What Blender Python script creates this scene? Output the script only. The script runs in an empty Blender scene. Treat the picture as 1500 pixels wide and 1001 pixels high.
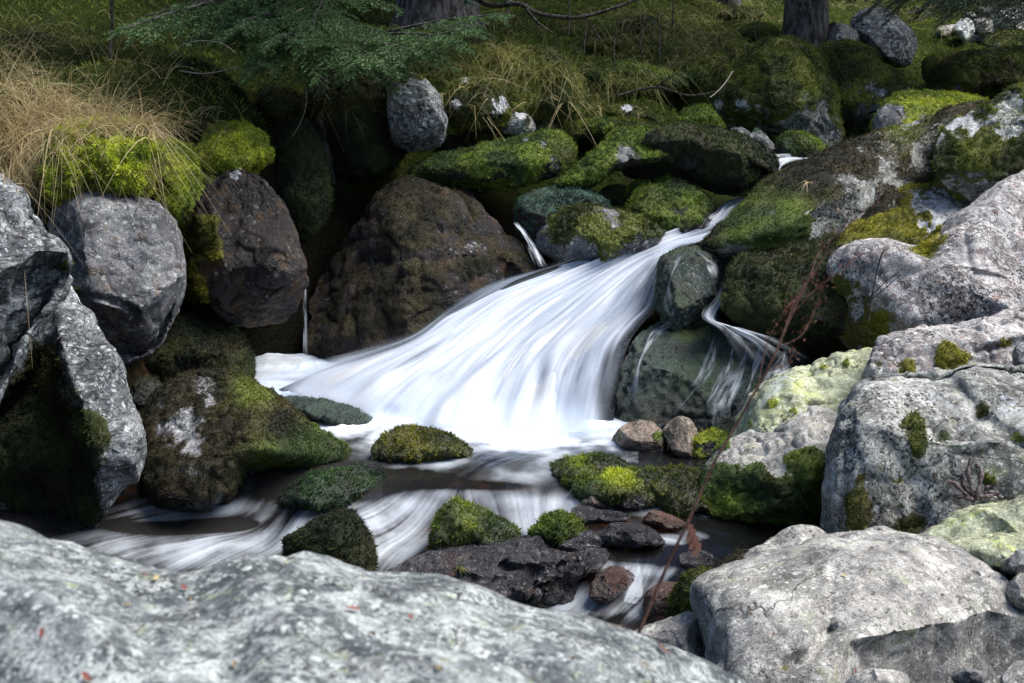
import bpy, bmesh, math, random
import numpy as np
from mathutils import Vector
from mathutils.bvhtree import BVHTree
rng = np.random.default_rng(7)
random.seed(7)
S = bpy.context.scene
COL = S.collection

# ---------------------------------------------------------------- camera, sky, sun, exposure
H = 2.6; PITCH = math.radians(14.0); LENS = 45.0
F = LENS / 36.0 * 1500.0
cam_d = bpy.data.cameras.new('camera'); cam = bpy.data.objects.new('camera', cam_d); COL.objects.link(cam)
cam.location = (0, 0, H); cam.rotation_euler = (math.radians(90) - PITCH, 0, 0)
cam_d.lens = LENS; cam_d.sensor_width = 36.0; cam_d.clip_start = 0.05; cam_d.clip_end = 400
cam_d.dof.use_dof = True; cam_d.dof.focus_distance = 7.8; cam_d.dof.aperture_fstop = 6.8
S.camera = cam
SUN_EL = math.radians(56); SUN_AZ = math.radians(86)      # azimuth clockwise from +Y (north); 90 = +X (right)
w = bpy.data.worlds.new('World'); S.world = w; w.use_nodes = True
nt = w.node_tree; nt.nodes.clear()
sky = nt.nodes.new('ShaderNodeTexSky'); sky.sky_type = 'NISHITA'; sky.sun_disc = False
sky.sun_elevation = SUN_EL; sky.sun_rotation = SUN_AZ
bg = nt.nodes.new('ShaderNodeBackground'); bg.inputs[1].default_value = 0.085
wo = nt.nodes.new('ShaderNodeOutputWorld')
nt.links.new(sky.outputs[0], bg.inputs[0]); nt.links.new(bg.outputs[0], wo.inputs[0])
sd = bpy.data.lights.new('sun', 'SUN'); sd.energy = 3.1; sd.angle = math.radians(42); sd.color = (1.0, 0.965, 0.92)
so = bpy.data.objects.new('sun', sd); COL.objects.link(so)
sdir = Vector((math.sin(SUN_AZ) * math.cos(SUN_EL), math.cos(SUN_AZ) * math.cos(SUN_EL), math.sin(SUN_EL)))
so.rotation_euler = sdir.to_track_quat('Z', 'Y').to_euler(); so.location = (6, -4, 12)
S.view_settings.view_transform = 'Standard'; S.view_settings.look = 'None'
S.view_settings.exposure = 1.12; S.view_settings.gamma = 1.0
try: S.cycles.max_bounces = 5; S.cycles.transparent_max_bounces = 12; S.cycles.caustics_reflective = False; S.cycles.caustics_refractive = False
except Exception: pass

# ---------------------------------------------------------------- maths helpers
cp, sp = math.cos(PITCH), math.sin(PITCH)
def UVD(u, v, d):
    u = np.asarray(u, float); v = np.asarray(v, float); d = np.asarray(d, float)
    x = (u - 750) / F * d; yc = -(v - 500.5) / F * d
    return np.stack([x, d * cp + yc * sp, H - d * sp + yc * cp], -1)
def dz(v, z):
    return (z - H) / (-sp - (v - 500.5) / F * cp)
def proj(p):
    y, z = p[..., 1], p[..., 2] - H
    d = y * cp - z * sp; yc = y * sp + z * cp
    return 750 + p[..., 0] / d * F, 500.5 - yc / d * F, d
def _h(ix, iy, iz, s):
    n = (ix * 374761393 + iy * 668265263 + iz * 2147483647 + s * 1274126177) & 0xffffffff
    n = ((n ^ (n >> 13)) * 1274126177) & 0xffffffff
    n = ((n ^ (n >> 16)) * 2246822519) & 0xffffffff
    return (n ^ (n >> 13)) & 0xffffffff
_G = rng.normal(size=(256, 3)); _G /= np.linalg.norm(_G, axis=1)[:, None]
def pn(p, s=0):
    p = np.asarray(p, float)
    i = np.floor(p).astype(np.int64); f = p - i
    w_ = f * f * f * (f * (f * 6 - 15) + 10)
    out = np.zeros(len(p))
    for a in (0, 1):
        for b in (0, 1):
            for c in (0, 1):
                g = _G[_h(i[:, 0] + a, i[:, 1] + b, i[:, 2] + c, s) & 255]
                dd = (g * (f - (a, b, c))).sum(1)
                ww = (w_[:, 0] if a else 1 - w_[:, 0]) * (w_[:, 1] if b else 1 - w_[:, 1]) * (w_[:, 2] if c else 1 - w_[:, 2])
                out += dd * ww
    return out * 1.6
def fbm(p, o=4, s=0, g=0.5):
    r = 0; a = 1.0
    for k in range(o):
        r = r + a * pn(p * (2.03 ** k) + 17.3 * k, s + k); a *= g
    return r
def ss(a, b, x):
    t = np.clip((x - a) / (b - a), 0, 1); return t * t * (3 - 2 * t)
def catmull(P, n, closed=True):
    P = np.asarray(P, float); m = len(P)
    if closed: Q = np.concatenate([P[-1:], P, P[:2]])
    else: Q = np.concatenate([2 * P[:1] - P[1:2], P, 2 * P[-1:] - P[-2:-1]])
    k = m if closed else m - 1
    t = np.linspace(0, k, n, endpoint=not closed); i = np.minimum(t.astype(int), k - 1); f = (t - i)[:, None]
    a, b, c, d = Q[i], Q[i + 1], Q[i + 2], Q[i + 3]
    return 0.5 * (2 * b + (c - a) * f + (2 * a - 5 * b + 4 * c - d) * f ** 2 + (3 * b - a - 3 * c + d) * f ** 3)
def tps(X, z, lam=0.02):
    X = np.asarray(X, float); z = np.asarray(z, float); n = len(X)
    def K(a, b):
        r2 = ((a[:, None] - b[None]) ** 2).sum(-1); return 0.5 * r2 * np.log(r2 + 1e-9)
    A = np.zeros((n + 3, n + 3)); A[:n, :n] = K(X, X) + lam * np.eye(n)
    A[:n, n] = 1; A[:n, n + 1:] = X; A[n, :n] = 1; A[n + 1:, :n] = X.T
    c = np.linalg.solve(A, np.concatenate([z, np.zeros(3)]))
    def f(q):
        out = np.empty(len(q))
        for s in range(0, len(q), 20000):
            e = q[s:s + 20000]; out[s:s + 20000] = K(e, X) @ c[:n] + c[n] + e @ c[n + 1:]
        return out
    return f
def segdist(u, v, poly):
    """signed distance in pixels to a polyline; positive = below a line drawn left to right"""
    best = np.full(u.shape, 1e9); sg = np.ones(u.shape)
    for (a, b), (c, d) in zip(poly[:-1], poly[1:]):
        dx, dy = c - a, d - b; L = dx * dx + dy * dy
        t = np.clip(((u - a) * dx + (v - b) * dy) / L, 0, 1)
        D = np.hypot(u - a - t * dx, v - b - t * dy)
        cr = dx * (v - b) - dy * (u - a)
        m = D < best; best = np.where(m, D, best); sg = np.where(m, np.sign(cr), sg)
    return best * sg

# ---------------------------------------------------------------- mesh helpers
def mesh(name, V, Fc, mat, parent=None, smooth=True, attrs=None, cols=None, origin=None, uv=None):
    V = np.asarray(V, np.float32)
    if origin is not None: V = V - np.asarray(origin, np.float32)
    me = bpy.data.meshes.new(name); Fc = np.asarray(Fc, np.int32); k = Fc.shape[1]
    me.vertices.add(len(V)); me.vertices.foreach_set('co', V.ravel())
    me.loops.add(Fc.size); me.loops.foreach_set('vertex_index', Fc.ravel())
    me.polygons.add(len(Fc)); me.polygons.foreach_set('loop_start', np.arange(0, Fc.size, k, dtype=np.int32))
    me.polygons.foreach_set('loop_total', np.full(len(Fc), k, np.int32))
    me.polygons.foreach_set('use_smooth', np.full(len(Fc), smooth, bool))
    me.update(calc_edges=True)
    for n, a in (attrs or {}).items():
        at = me.attributes.new(n, 'FLOAT', 'POINT'); at.data.foreach_set('value', np.asarray(a, np.float32))
    for n, a in (cols or {}).items():
        at = me.attributes.new(n, 'FLOAT_COLOR', 'POINT')
        a = np.concatenate([a, np.ones((len(a), 1))], 1); at.data.foreach_set('color', a.astype(np.float32).ravel())
    if mat: me.materials.append(mat)
    o = bpy.data.objects.new(name, me); COL.objects.link(o)
    if origin is not None: o.location = origin
    if parent is not None:
        o.parent = parent
        if origin is not None: o.location = Vector(origin) - parent.location
        else: o.location = -parent.location
    return o
def tag(o, label=None, cat=None, group=None, kind=None):
    if label: o['label'] = label
    if cat: o['category'] = cat
    if group: o['group'] = group
    if kind: o['kind'] = kind
    return o
def empty(name, loc, label, cat, group=None):
    o = bpy.data.objects.new(name, None); COL.objects.link(o); o.location = loc; o.empty_display_size = 0.1
    return tag(o, label, cat, group)
def fnorm(V, Fc):
    n = np.cross(V[Fc[:, 1]] - V[Fc[:, 0]], V[Fc[:, 2]] - V[Fc[:, 0]]); return n
def vnorm(V, Fc):
    n = fnorm(V, Fc); N = np.zeros_like(V)
    for k in range(Fc.shape[1]): np.add.at(N, Fc[:, k], n)
    return N / (np.linalg.norm(N, axis=1)[:, None] + 1e-12)
def gridfaces(n, m):
    i = np.arange(n * m).reshape(n, m)
    return np.stack([i[:-1, :-1], i[:-1, 1:], i[1:, 1:], i[1:, :-1]], -1).reshape(-1, 4)
class Acc:
    def __init__(s): s.V = []; s.F = []; s.C = []; s.n = 0
    def add(s, V, Fc, C=None):
        s.V.append(V); s.F.append(Fc + s.n); s.n += len(V)
        if C is not None: s.C.append(C)
    def obj(s, name, mat, parent=None, origin=None, smooth=True):
        return mesh(name, np.concatenate(s.V), np.concatenate(s.F), mat, parent, smooth,
                    cols={'tint': np.concatenate(s.C)} if s.C else None, origin=origin)
def tube(acc, P, R, sides=7, col=None):
    P = np.asarray(P, float); n = len(P); R = np.broadcast_to(R, (n,))
    T = np.gradient(P, axis=0); T /= np.linalg.norm(T, axis=1)[:, None] + 1e-9
    up = np.array([0.31, 0.17, 0.93]); A = np.cross(T, up); A /= np.linalg.norm(A, axis=1)[:, None] + 1e-9
    B = np.cross(T, A); th = np.linspace(0, 2 * np.pi, sides, endpoint=False)
    V = P[:, None] + R[:, None, None] * (np.cos(th)[None, :, None] * A[:, None] + np.sin(th)[None, :, None] * B[:, None])
    V = V.reshape(-1, 3); f = []
    i = np.arange(n * sides).reshape(n, sides); j = np.roll(i, -1, 1)
    Fc = np.stack([i[:-1], j[:-1], j[1:], i[1:]], -1).reshape(-1, 4)
    acc.add(V, Fc, None if col is None else np.tile(np.asarray(col, float), (len(V), 1)))

# ---------------------------------------------------------------- materials
class NT:
    def __init__(s, name):
        s.m = bpy.data.materials.new(name); s.m.use_nodes = True; s.t = s.m.node_tree; s.t.nodes.clear()
        s.out = s.N('ShaderNodeOutputMaterial'); s._co = None
    def N(s, t, **k):
        n = s.t.nodes.new(t)
        for a, b in k.items(): setattr(n, a, b)
        return n
    def L(s, a, b): s.t.links.new(a, b)
    def put(s, v, i):
        if hasattr(v, 'links') or isinstance(v, bpy.types.NodeSocket): s.L(v, i)
        else: i.default_value = v
    def co(s):
        if s._co is None: s._co = s.N('ShaderNodeTexCoord').outputs['Object']
        return s._co
    def map(s, sc, rot=(0, 0, 0)):
        n = s.N('ShaderNodeMapping'); s.L(s.co(), n.inputs[0]); n.inputs['Scale'].default_value = sc; n.inputs['Rotation'].default_value = rot
        return n.outputs[0]
    def noise(s, scale, det=4, rough=0.55, vec=None, dist=0.0):
        n = s.N('ShaderNodeTexNoise'); s.L(vec or s.co(), n.inputs['Vector']); n.inputs['Scale'].default_value = scale
        n.inputs['Detail'].default_value = det; n.inputs['Roughness'].default_value = rough; n.inputs['Distortion'].default_value = dist
        return n.outputs['Fac']
    def vor(s, scale, vec=None, feat='F1', out='Distance'):
        n = s.N('ShaderNodeTexVoronoi', feature=feat); s.L(vec or s.co(), n.inputs['Vector']); n.inputs['Scale'].default_value = scale
        return n.outputs[out]
    def ramp(s, x, a, b, ca=0.0, cb=1.0):
        n = s.N('ShaderNodeMapRange', interpolation_type='SMOOTHSTEP'); s.L(x, n.inputs[0])
        n.inputs[1].default_value = a; n.inputs[2].default_value = b; n.inputs[3].default_value = ca; n.inputs[4].default_value = cb
        return n.outputs[0]
    def mix(s, f, a, b, mode='MIX'):
        n = s.N('ShaderNodeMix', data_type='RGBA', blend_type=mode)
        s.put(f, n.inputs[0])
        for v, i in ((a, 6), (b, 7)):
            if isinstance(v, tuple): v = (*v, 1)[:4]
            s.put(v, n.inputs[i])
        return n.outputs[2]
    def math(s, op, a, b=0.0, clamp=False):
        n = s.N('ShaderNodeMath', operation=op, use_clamp=clamp); s.put(a, n.inputs[0]); s.put(b, n.inputs[1]); return n.outputs[0]
    def attr(s, name, o='Fac'):
        return s.N('ShaderNodeAttribute', attribute_name=name).outputs[o]
    def bump(s, h, strength, dist=0.01, nrm=None):
        n = s.N('ShaderNodeBump'); n.inputs['Strength'].default_value = strength; n.inputs['Distance'].default_value = dist
        s.L(h, n.inputs['Height'])
        if nrm: s.L(nrm, n.inputs['Normal'])
        return n.outputs[0]
    def bsdf(s, col, rough=0.8, nrm=None, spec=0.4, **k):
        n = s.N('ShaderNodeBsdfPrincipled'); s.put((*col, 1) if isinstance(col, tuple) else col, n.inputs['Base Color'])
        s.put(rough, n.inputs['Roughness']); s.put(spec, n.inputs['Specular IOR Level'])
        for a, b in k.items(): s.put(b, n.inputs[a.replace('_', ' ')])
        if nrm: s.L(nrm, n.inputs['Normal'])
        return n.outputs[0]
    def done(s, sh): s.L(sh, s.out.inputs[0]); return s.m

def rock_mat(name, c1, c2, lich, lich_amt=0.5, dark=(0.02, 0.02, 0.02), dark_amt=0.4, lich2=None, lich2_amt=0.3,
             rough=0.85, stripe=0.0, bump=0.5, spec=0.35, sc=1.0):
    n = NT(name)
    base = n.mix(n.ramp(n.noise(2.2 * sc, 5, 0.65), 0.38, 0.62), c1, c2)
    if stripe > 0:
        st = n.noise(9 * sc, 4, 0.6, n.map((0.5, 1.2, 5.0), (0.5, 0.4, 0.2)), 1.2)
        base = n.mix(n.ramp(st, 0.45, 0.6, 0, stripe), base, dark)
    wv = n.N('ShaderNodeVectorMath', operation='ADD')
    nz = n.N('ShaderNodeTexNoise'); n.L(n.co(), nz.inputs['Vector']); nz.inputs['Scale'].default_value = 12 * sc; nz.inputs['Detail'].default_value = 3
    vs = n.N('ShaderNodeVectorMath', operation='SCALE'); n.L(nz.outputs['Color'], vs.inputs[0]); vs.inputs['Scale'].default_value = 0.032 / sc
    n.L(n.co(), wv.inputs[0]); n.L(vs.outputs[0], wv.inputs[1]); wc = wv.outputs[0]
    # round lichen rosettes of several sizes inside broad drifts
    v3 = n.ramp(n.noise(6 * sc, 8, 0.8, wc), 0.62 - 0.26 * lich_amt, 0.70 - 0.26 * lich_amt)
    base = n.mix(n.math('MULTIPLY', v3, min(1, 0.35 + lich_amt * 0.5)), base, lich)
    for vs_, am in ((22 * sc, 1.0), (55 * sc, 0.9)):
        vo = n.N('ShaderNodeTexVoronoi', feature='F1'); n.L(wc, vo.inputs['Vector']); vo.inputs['Scale'].default_value = vs_
        sepc = n.N('ShaderNodeSeparateColor'); n.L(vo.outputs['Color'], sepc.inputs[0])
        cm = n.math('MULTIPLY', n.ramp(n.math('ADD', vo.outputs['Distance'], n.math('MULTIPLY', n.noise(90 * sc, 2), 0.35)), 0.62, 0.48), am)
        base = n.mix(n.math('MULTIPLY', cm, n.ramp(sepc.outputs[0], 0.97 - 0.55 * lich_amt, 1.0 - 0.5 * lich_amt)), base, lich)
        base = n.mix(n.math('MULTIPLY', cm, n.ramp(sepc.outputs[1], 0.93 - 0.25 * dark_amt, 0.96 - 0.25 * dark_amt, 0, 0.8)), base, c2)
    if lich2:
        base = n.mix(n.math('MULTIPLY', n.ramp(n.noise(7 * sc, 5, 0.7, wc), 0.62 - 0.25 * lich2_amt, 0.70 - 0.2 * lich2_amt), 0.8), base, lich2)
    # black lichen flecks and pits
    dk = n.math('MULTIPLY', n.ramp(n.noise(46 * sc, 6, 0.75, wc), 0.60 - 0.10 * dark_amt, 0.64 - 0.09 * dark_amt), n.ramp(n.noise(2.7 * sc, 3), 0.40, 0.62, 0.15, 1))
    base = n.mix(n.math('MULTIPLY', dk, min(1, 0.5 + dark_amt)), base, dark)
    cr = n.N('ShaderNodeMath', operation='ABSOLUTE'); n.L(n.math('SUBTRACT', n.noise(1.7 * sc, 5, 0.55, wc, 0.6), 0.5), cr.inputs[0])
    crack = n.math('MULTIPLY', n.ramp(cr.outputs[0], 0.010, 0.0), n.ramp(n.noise(1.9 * sc, 2), 0.45, 0.55))
    base = n.mix(n.math('MULTIPLY', crack, 0.8), base, dark)
    blot = n.noise(3.7 * sc, 7, 0.8, wc)
    base = n.mix(1.0, base, n.mix(n.ramp(blot, 0.36, 0.60), (0.50, 0.50, 0.51), (1.22, 1.21, 1.18)), 'MULTIPLY')
    grain = n.noise(120 * sc, 4, 0.8)
    base = n.mix(1.0, base, n.mix(n.ramp(grain, 0.3, 0.7), (0.5, 0.5, 0.5), (1.4, 1.4, 1.4)), 'MULTIPLY')
    # painted-on attributes: pale lichen plates and painted wet-rock glints, moss, wetness
    pl = n.ramp(n.math('ADD', n.attr('pale'), n.math('MULTIPLY', n.math('SUBTRACT', n.noise(26, 7, 0.8, wc), 0.5), 2.2)), 0.62, 0.78)
    base = n.mix(pl, base, n.mix(n.ramp(grain, 0.35, 0.65), (0.30, 0.31, 0.32), (0.62, 0.63, 0.65)))
    mn = n.noise(38, 5, 0.8)
    mm = n.ramp(n.math('ADD', n.attr('moss'), n.math('MULTIPLY', n.math('SUBTRACT', mn, 0.5), 1.3)), 0.42, 0.58)
    mcol = n.mix(n.ramp(n.noise(90, 4, 0.8), 0.32, 0.68), n.mix(1.0, n.attr('mosscol', 'Color'), (0.35, 0.35, 0.35), 'MULTIPLY'), n.attr('mosscol', 'Color'))
    wet = n.attr('wet')
    base = n.mix(n.math('MULTIPLY', wet, 0.72), base, n.mix(1.0, base, (0.22, 0.22, 0.24), 'MULTIPLY'))
    col = n.mix(mm, base, mcol)
    rg = n.math('SUBTRACT', rough, n.math('MULTIPLY', wet, 0.5), True)
    rg = n.math('MAXIMUM', n.math('MULTIPLY', mm, n.math('SUBTRACT', 0.85, n.math('MULTIPLY', wet, 0.6))), rg)
    hgt = n.math('ADD', n.math('MULTIPLY', n.noise(22 * sc, 8, 0.72, wc), 1.0), n.math('MULTIPLY', n.noise(7 * sc, 4, 0.6), 1.2))
    hgt = n.math('SUBTRACT', hgt, n.math('MULTIPLY', crack, 0.5)); hgt = n.math('ADD', n.math('SUBTRACT', hgt, n.math('MULTIPLY', dk, 0.12)), n.math('MULTIPLY', n.noise(75, 4, 0.7), 0.45))
    hgt = n.math('ADD', hgt, n.math('MULTIPLY', n.math('MULTIPLY', mn, mm), 0.8))
    n.L(wet, n.out.inputs[0]) if False else None
    return n.done(n.bsdf(col, rg, n.bump(hgt, bump, 0.05), spec))
M = {}
M['pale'] = rock_mat('pale_granite', (0.42, 0.44, 0.44), (0.20, 0.22, 0.225), (0.62, 0.65, 0.63), 0.75, (0.07, 0.075, 0.08), 0.4, (0.40, 0.45, 0.24), 0.12, bump=0.35)
M['front'] = rock_mat('foreground_granite', (0.27, 0.30, 0.30), (0.085, 0.10, 0.105), (0.56, 0.59, 0.575), 0.6, (0.035, 0.04, 0.045), 0.95, (0.40, 0.45, 0.27), 0.12, bump=0.5, sc=2.1)
M['cream'] = rock_mat('cream_granite', (0.37, 0.355, 0.33), (0.20, 0.195, 0.18), (0.56, 0.55, 0.52), 0.55, (0.06, 0.055, 0.045), 0.4, (0.34, 0.36, 0.24), 0.2, bump=0.5)
M['lichen'] = rock_mat('lichened_granite', (0.36, 0.36, 0.34), (0.17, 0.17, 0.15), (0.56, 0.57, 0.54), 0.55, (0.02, 0.02, 0.018), 0.9, (0.30, 0.32, 0.17), 0.15, bump=0.55)
M['lime'] = rock_mat('lime_lichen_stone', (0.36, 0.38, 0.25), (0.24, 0.26, 0.15), (0.52, 0.55, 0.40), 0.6, (0.03, 0.035, 0.02), 0.35, (0.42, 0.46, 0.16), 0.3, bump=0.4)
M['pink'] = rock_mat('pink_granite', (0.34, 0.30, 0.29), (0.19, 0.165, 0.165), (0.62, 0.61, 0.60), 0.65, (0.022, 0.02, 0.02), 1.0, (0.34, 0.22, 0.19), 0.15, bump=0.5)
M['grey'] = rock_mat('grey_gneiss', (0.22, 0.22, 0.23), (0.09, 0.09, 0.10), (0.42, 0.44, 0.42), 0.3, (0.02, 0.02, 0.02), 0.5, (0.16, 0.12, 0.09), 0.3, rough=0.6, bump=0.5)
M['stripe'] = rock_mat('banded_gneiss', (0.26, 0.27, 0.28), (0.13, 0.14, 0.15), (0.50, 0.53, 0.54), 0.45, (0.02, 0.02, 0.022), 0.7, None, 0, stripe=0.8, bump=0.6)
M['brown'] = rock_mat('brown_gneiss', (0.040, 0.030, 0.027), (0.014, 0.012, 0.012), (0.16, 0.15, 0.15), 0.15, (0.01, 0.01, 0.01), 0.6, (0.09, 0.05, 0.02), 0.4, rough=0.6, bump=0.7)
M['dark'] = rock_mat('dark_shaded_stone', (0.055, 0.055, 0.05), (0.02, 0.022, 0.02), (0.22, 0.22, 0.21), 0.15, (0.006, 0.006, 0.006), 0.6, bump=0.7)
M['wet'] = rock_mat('wet_dark_stone', (0.085, 0.078, 0.085), (0.025, 0.024, 0.028), (0.24, 0.22, 0.25), 0.35, (0.005, 0.005, 0.005), 0.6, (0.08, 0.045, 0.03), 0.3, rough=0.2, bump=1.0, spec=0.9)
M['teal'] = rock_mat('wet_green_stone', (0.060, 0.105, 0.085), (0.018, 0.034, 0.029), (0.26, 0.36, 0.36), 0.30, (0.008, 0.014, 0.012), 0.7, (0.05, 0.09, 0.03), 0.4, rough=0.24, bump=1.0, spec=0.9)
M['tan'] = rock_mat('tan_stone', (0.30, 0.24, 0.19), (0.16, 0.12, 0.09), (0.42, 0.38, 0.33), 0.4, (0.03, 0.02, 0.015), 0.5, rough=0.6, bump=0.5)
M['rust'] = rock_mat('rusty_wet_stone', (0.16, 0.08, 0.055), (0.06, 0.03, 0.025), (0.22, 0.16, 0.14), 0.3, (0.01, 0.008, 0.008), 0.5, rough=0.35, bump=0.7, spec=0.6)

def tint_mat(name, rough=0.75, trans=0.25, spec=0.3):
    n = NT(name); c = n.attr('tint', 'Color')
    d = n.bsdf(c, rough, None, spec)
    t = n.N('ShaderNodeBsdfTranslucent'); n.L(c, t.inputs[0])
    mx = n.N('ShaderNodeMixShader'); mx.inputs[0].default_value = trans; n.L(d, mx.inputs[1]); n.L(t.outputs[0], mx.inputs[2])
    return n.done(mx.outputs[0])
M['moss'] = tint_mat('moss_leaves', 0.8, 0.2)
M['grass'] = tint_mat('grass_blades', 0.6, 0.3)
M['needle'] = tint_mat('spruce_needles', 0.5, 0.12, 0.4)
n = NT('spruce_bark'); h_ = n.noise(14, 6, 0.7, n.map((1, 1, 0.35)))
M['bark'] = n.done(n.bsdf(n.mix(n.ramp(h_, 0.4, 0.62), (0.035, 0.03, 0.028), (0.16, 0.145, 0.135)), 0.9, n.bump(h_, 1.0, 0.04), 0.2))
n = NT('dead_wood'); h_ = n.noise(40, 4, 0.6)
M['wood'] = n.done(n.bsdf(n.mix(n.ramp(h_, 0.4, 0.6), (0.02, 0.016, 0.014), (0.09, 0.075, 0.065)), 0.9, n.bump(h_, 0.6, 0.01), 0.2))
n = NT('pale_twig'); M['twig'] = n.done(n.bsdf(n.mix(n.ramp(n.noise(40), 0.4, 0.6), (0.20, 0.17, 0.14), (0.32, 0.28, 0.24)), 0.8))
n = NT('forest_soil'); g1 = n.noise(3, 6, 0.7); g2 = n.noise(40, 5, 0.75)
gc = n.mix(n.ramp(g2, 0.35, 0.65), (0.004, 0.004, 0.003), (0.016, 0.014, 0.009))
gm = n.mix(n.ramp(n.noise(60, 4, 0.8), 0.35, 0.65), (0.010, 0.016, 0.004), (0.055, 0.075, 0.018))
gc = n.mix(n.math('MULTIPLY', n.attr('moss'), n.ramp(g1, 0.3, 0.5, 0.3, 1)), gc, gm)
bedc = n.mix(n.ramp(n.vor(9, None, 'F1'), 0.1, 0.6), (0.22, 0.12, 0.055), (0.03, 0.02, 0.012))
gc = n.mix(n.attr('bed'), gc, bedc)
M['soil'] = n.done(n.bsdf(gc, 0.95, n.bump(g2, 0.8, 0.04), 0.03))

# water: clear brownish stream with white aerated streaks carried in the 'foam' attribute
n = NT('stream_water'); fo = n.attr('foam')
gl = n.N('ShaderNodeBsdfGlossy'); gl.inputs['Roughness'].default_value = 0.22; gl.inputs['Color'].default_value = (0.75, 0.86, 1.0, 1)
tr = n.N('ShaderNodeBsdfTransparent'); tr.inputs[0].default_value = (0.72, 0.62, 0.48, 1)
df = n.N('ShaderNodeBsdfDiffuse'); df.inputs[0].default_value = (0.045, 0.042, 0.04, 1)
fr = n.N('ShaderNodeFresnel'); fr.inputs[0].default_value = 1.33
bm = n.bump(n.math('ADD', n.attr('lic'), n.math('MULTIPLY', n.noise(9, 2), 0.4)), 0.22, 0.02)
n.L(bm, gl.inputs['Normal']); n.L(bm, fr.inputs['Normal'])
m1 = n.N('ShaderNodeMixShader'); n.put(n.attr('depth'), m1.inputs[0]); n.L(tr.outputs[0], m1.inputs[1]); n.L(df.outputs[0], m1.inputs[2])
m2 = n.N('ShaderNodeMixShader'); n.L(n.math('MULTIPLY', fr.outputs[0], 1.6, True), m2.inputs[0]); n.L(m1.outputs[0], m2.inputs[1]); n.L(gl.outputs[0], m2.inputs[2])
wh = n.bsdf((0.80, 0.86, 0.93), 0.5, None, 0.3)
m3 = n.N('ShaderNodeMixShader'); n.L(fo, m3.inputs[0]); n.L(m2.outputs[0], m3.inputs[1]); n.L(wh, m3.inputs[2])
M['water'] = n.done(m3.outputs[0])
n = NT('falling_water'); fo = n.attr('foam')
tr = n.N('ShaderNodeBsdfTransparent'); tr.inputs[0].default_value = (0.93, 0.96, 1.0, 1)
wc_ = n.mix(n.ramp(fo, 0.15, 0.95), (0.72, 0.78, 0.86), (0.90, 0.93, 0.975))
wh = n.N('ShaderNodeBsdfPrincipled'); n.L(wc_, wh.inputs['Base Color']); wh.inputs['Roughness'].default_value = 0.45; wh.inputs['Specular IOR Level'].default_value = 0.3
tl = n.N('ShaderNodeBsdfTranslucent'); n.L(wc_, tl.inputs[0])
m0 = n.N('ShaderNodeMixShader'); m0.inputs[0].default_value = 0.45; n.L(wh.outputs[0], m0.inputs[1]); n.L(tl.outputs[0], m0.inputs[2])
m3 = n.N('ShaderNodeMixShader'); n.L(n.attr('alpha'), m3.inputs[0]); n.L(tr.outputs[0], m3.inputs[1]); n.L(m0.outputs[0], m3.inputs[2])
M['fall'] = n.done(m3.outputs[0])
# ---------------------------------------------------------------- ground (one sheet to the horizon)
uvd = [(-150,150,8.4),(0,235,9.0),(0,120,9.9),(0,40,11.2),(0,-20,13),(150,250,9.3),(150,120,10.5),(150,30,12.4),(300,240,10.0),(300,120,11.2),(300,20,13.4),
 (450,140,11.9),(450,20,14.5),(400,260,10.5),(240,500,9.7),(350,545,10.1),(400,480,10.3),(480,430,10.9),(480,300,11.1),(550,250,11.8),(650,250,12.0),(700,330,11.5),(760,360,11.3),
 (650,130,12.6),(650,30,15.2),(800,180,12.4),(800,70,14.2),(800,0,17.5),(950,180,12.6),(950,70,15),(950,0,18.5),(1050,40,17),(1100,200,13.2),(1250,170,14.3),(1200,60,16.5),(1300,90,16.5),(1400,70,19),(1450,20,24),(1300,0,25),(1500,110,17.5),
 (1170,250,12.3),(1120,290,11.6),(960,410,10.2),(800,490,9.9),(650,560,9.6),(900,560,9.3),(560,600,9.1),
 (1400,700,6.8),(1300,560,7.9),(1400,450,8.8),(1450,260,11),(1500,190,12.5),(1250,950,5.9),(1500,1050,4.9)]
cpts = [tuple(UVD(*q)) for q in uvd]
cpts += [(-2.2,9.2,-.3),(-1,8.6,-.28),(0,8,-.25),(1.4,8.1,-.25),(0,7,-.32),(-2,7,-.45),(-2.6,6.4,-.55),(1,6.3,-.5),(0,5.5,-.55),(-3.4,8,.1),
 (-1,2,.3),(1,2,.3),(0,0,.6),(-3,4,.1),(3,3,.8),(0,4.2,-.4),(-4,6,.9),(-5,8,2.0),(30,40,8),(-30,40,10),(0,30,6.5),(-15,15,5.5),(15,20,4.5),(30,10,5),(-20,0,2.5),(20,0,2.5),(0,-20,1),
 (60,90,22),(-60,90,25),(0,90,22),(-60,0,8),(60,0,8),(0,-60,1)]
cpts = np.array(cpts); GF = tps(cpts[:, :2], cpts[:, 2], 0.03)
def axis(lo, a, b, hi, step, k=16):
    m = np.arange(a, b, step); L = a - (a - lo) * (np.linspace(1, 0, k, endpoint=False) ** 2.2); R_ = b + (hi - b) * (np.linspace(0, 1, k + 1) ** 2.2)
    return np.concatenate([L, m, R_])
gx = axis(-70, -6, 9, 70, 0.05); gy = axis(-70, 3, 22, 120, 0.06)
X, Y = np.meshgrid(gx, gy); q = np.stack([X.ravel(), Y.ravel()], 1)
gz = GF(q); p3 = np.concatenate([q, np.zeros((len(q), 1))], 1)
far = np.clip((np.hypot(q[:, 0], q[:, 1] - 8) - 8) / 30, 0, 1)
bumpy = fbm(p3 * 0.9, 5, 3) * 0.16 + fbm(p3 * 5, 3, 9) * 0.025 + far * fbm(p3 * 0.12, 3, 5) * 1.5
inb = (gz > 0.1)
gz = gz + bumpy * np.where(gz > 0.05, 1, 0.35)
gz = np.where((gz < -0.12) | (q[:, 1] > 9.8) | (gz > 0.6), gz, gz)
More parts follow.
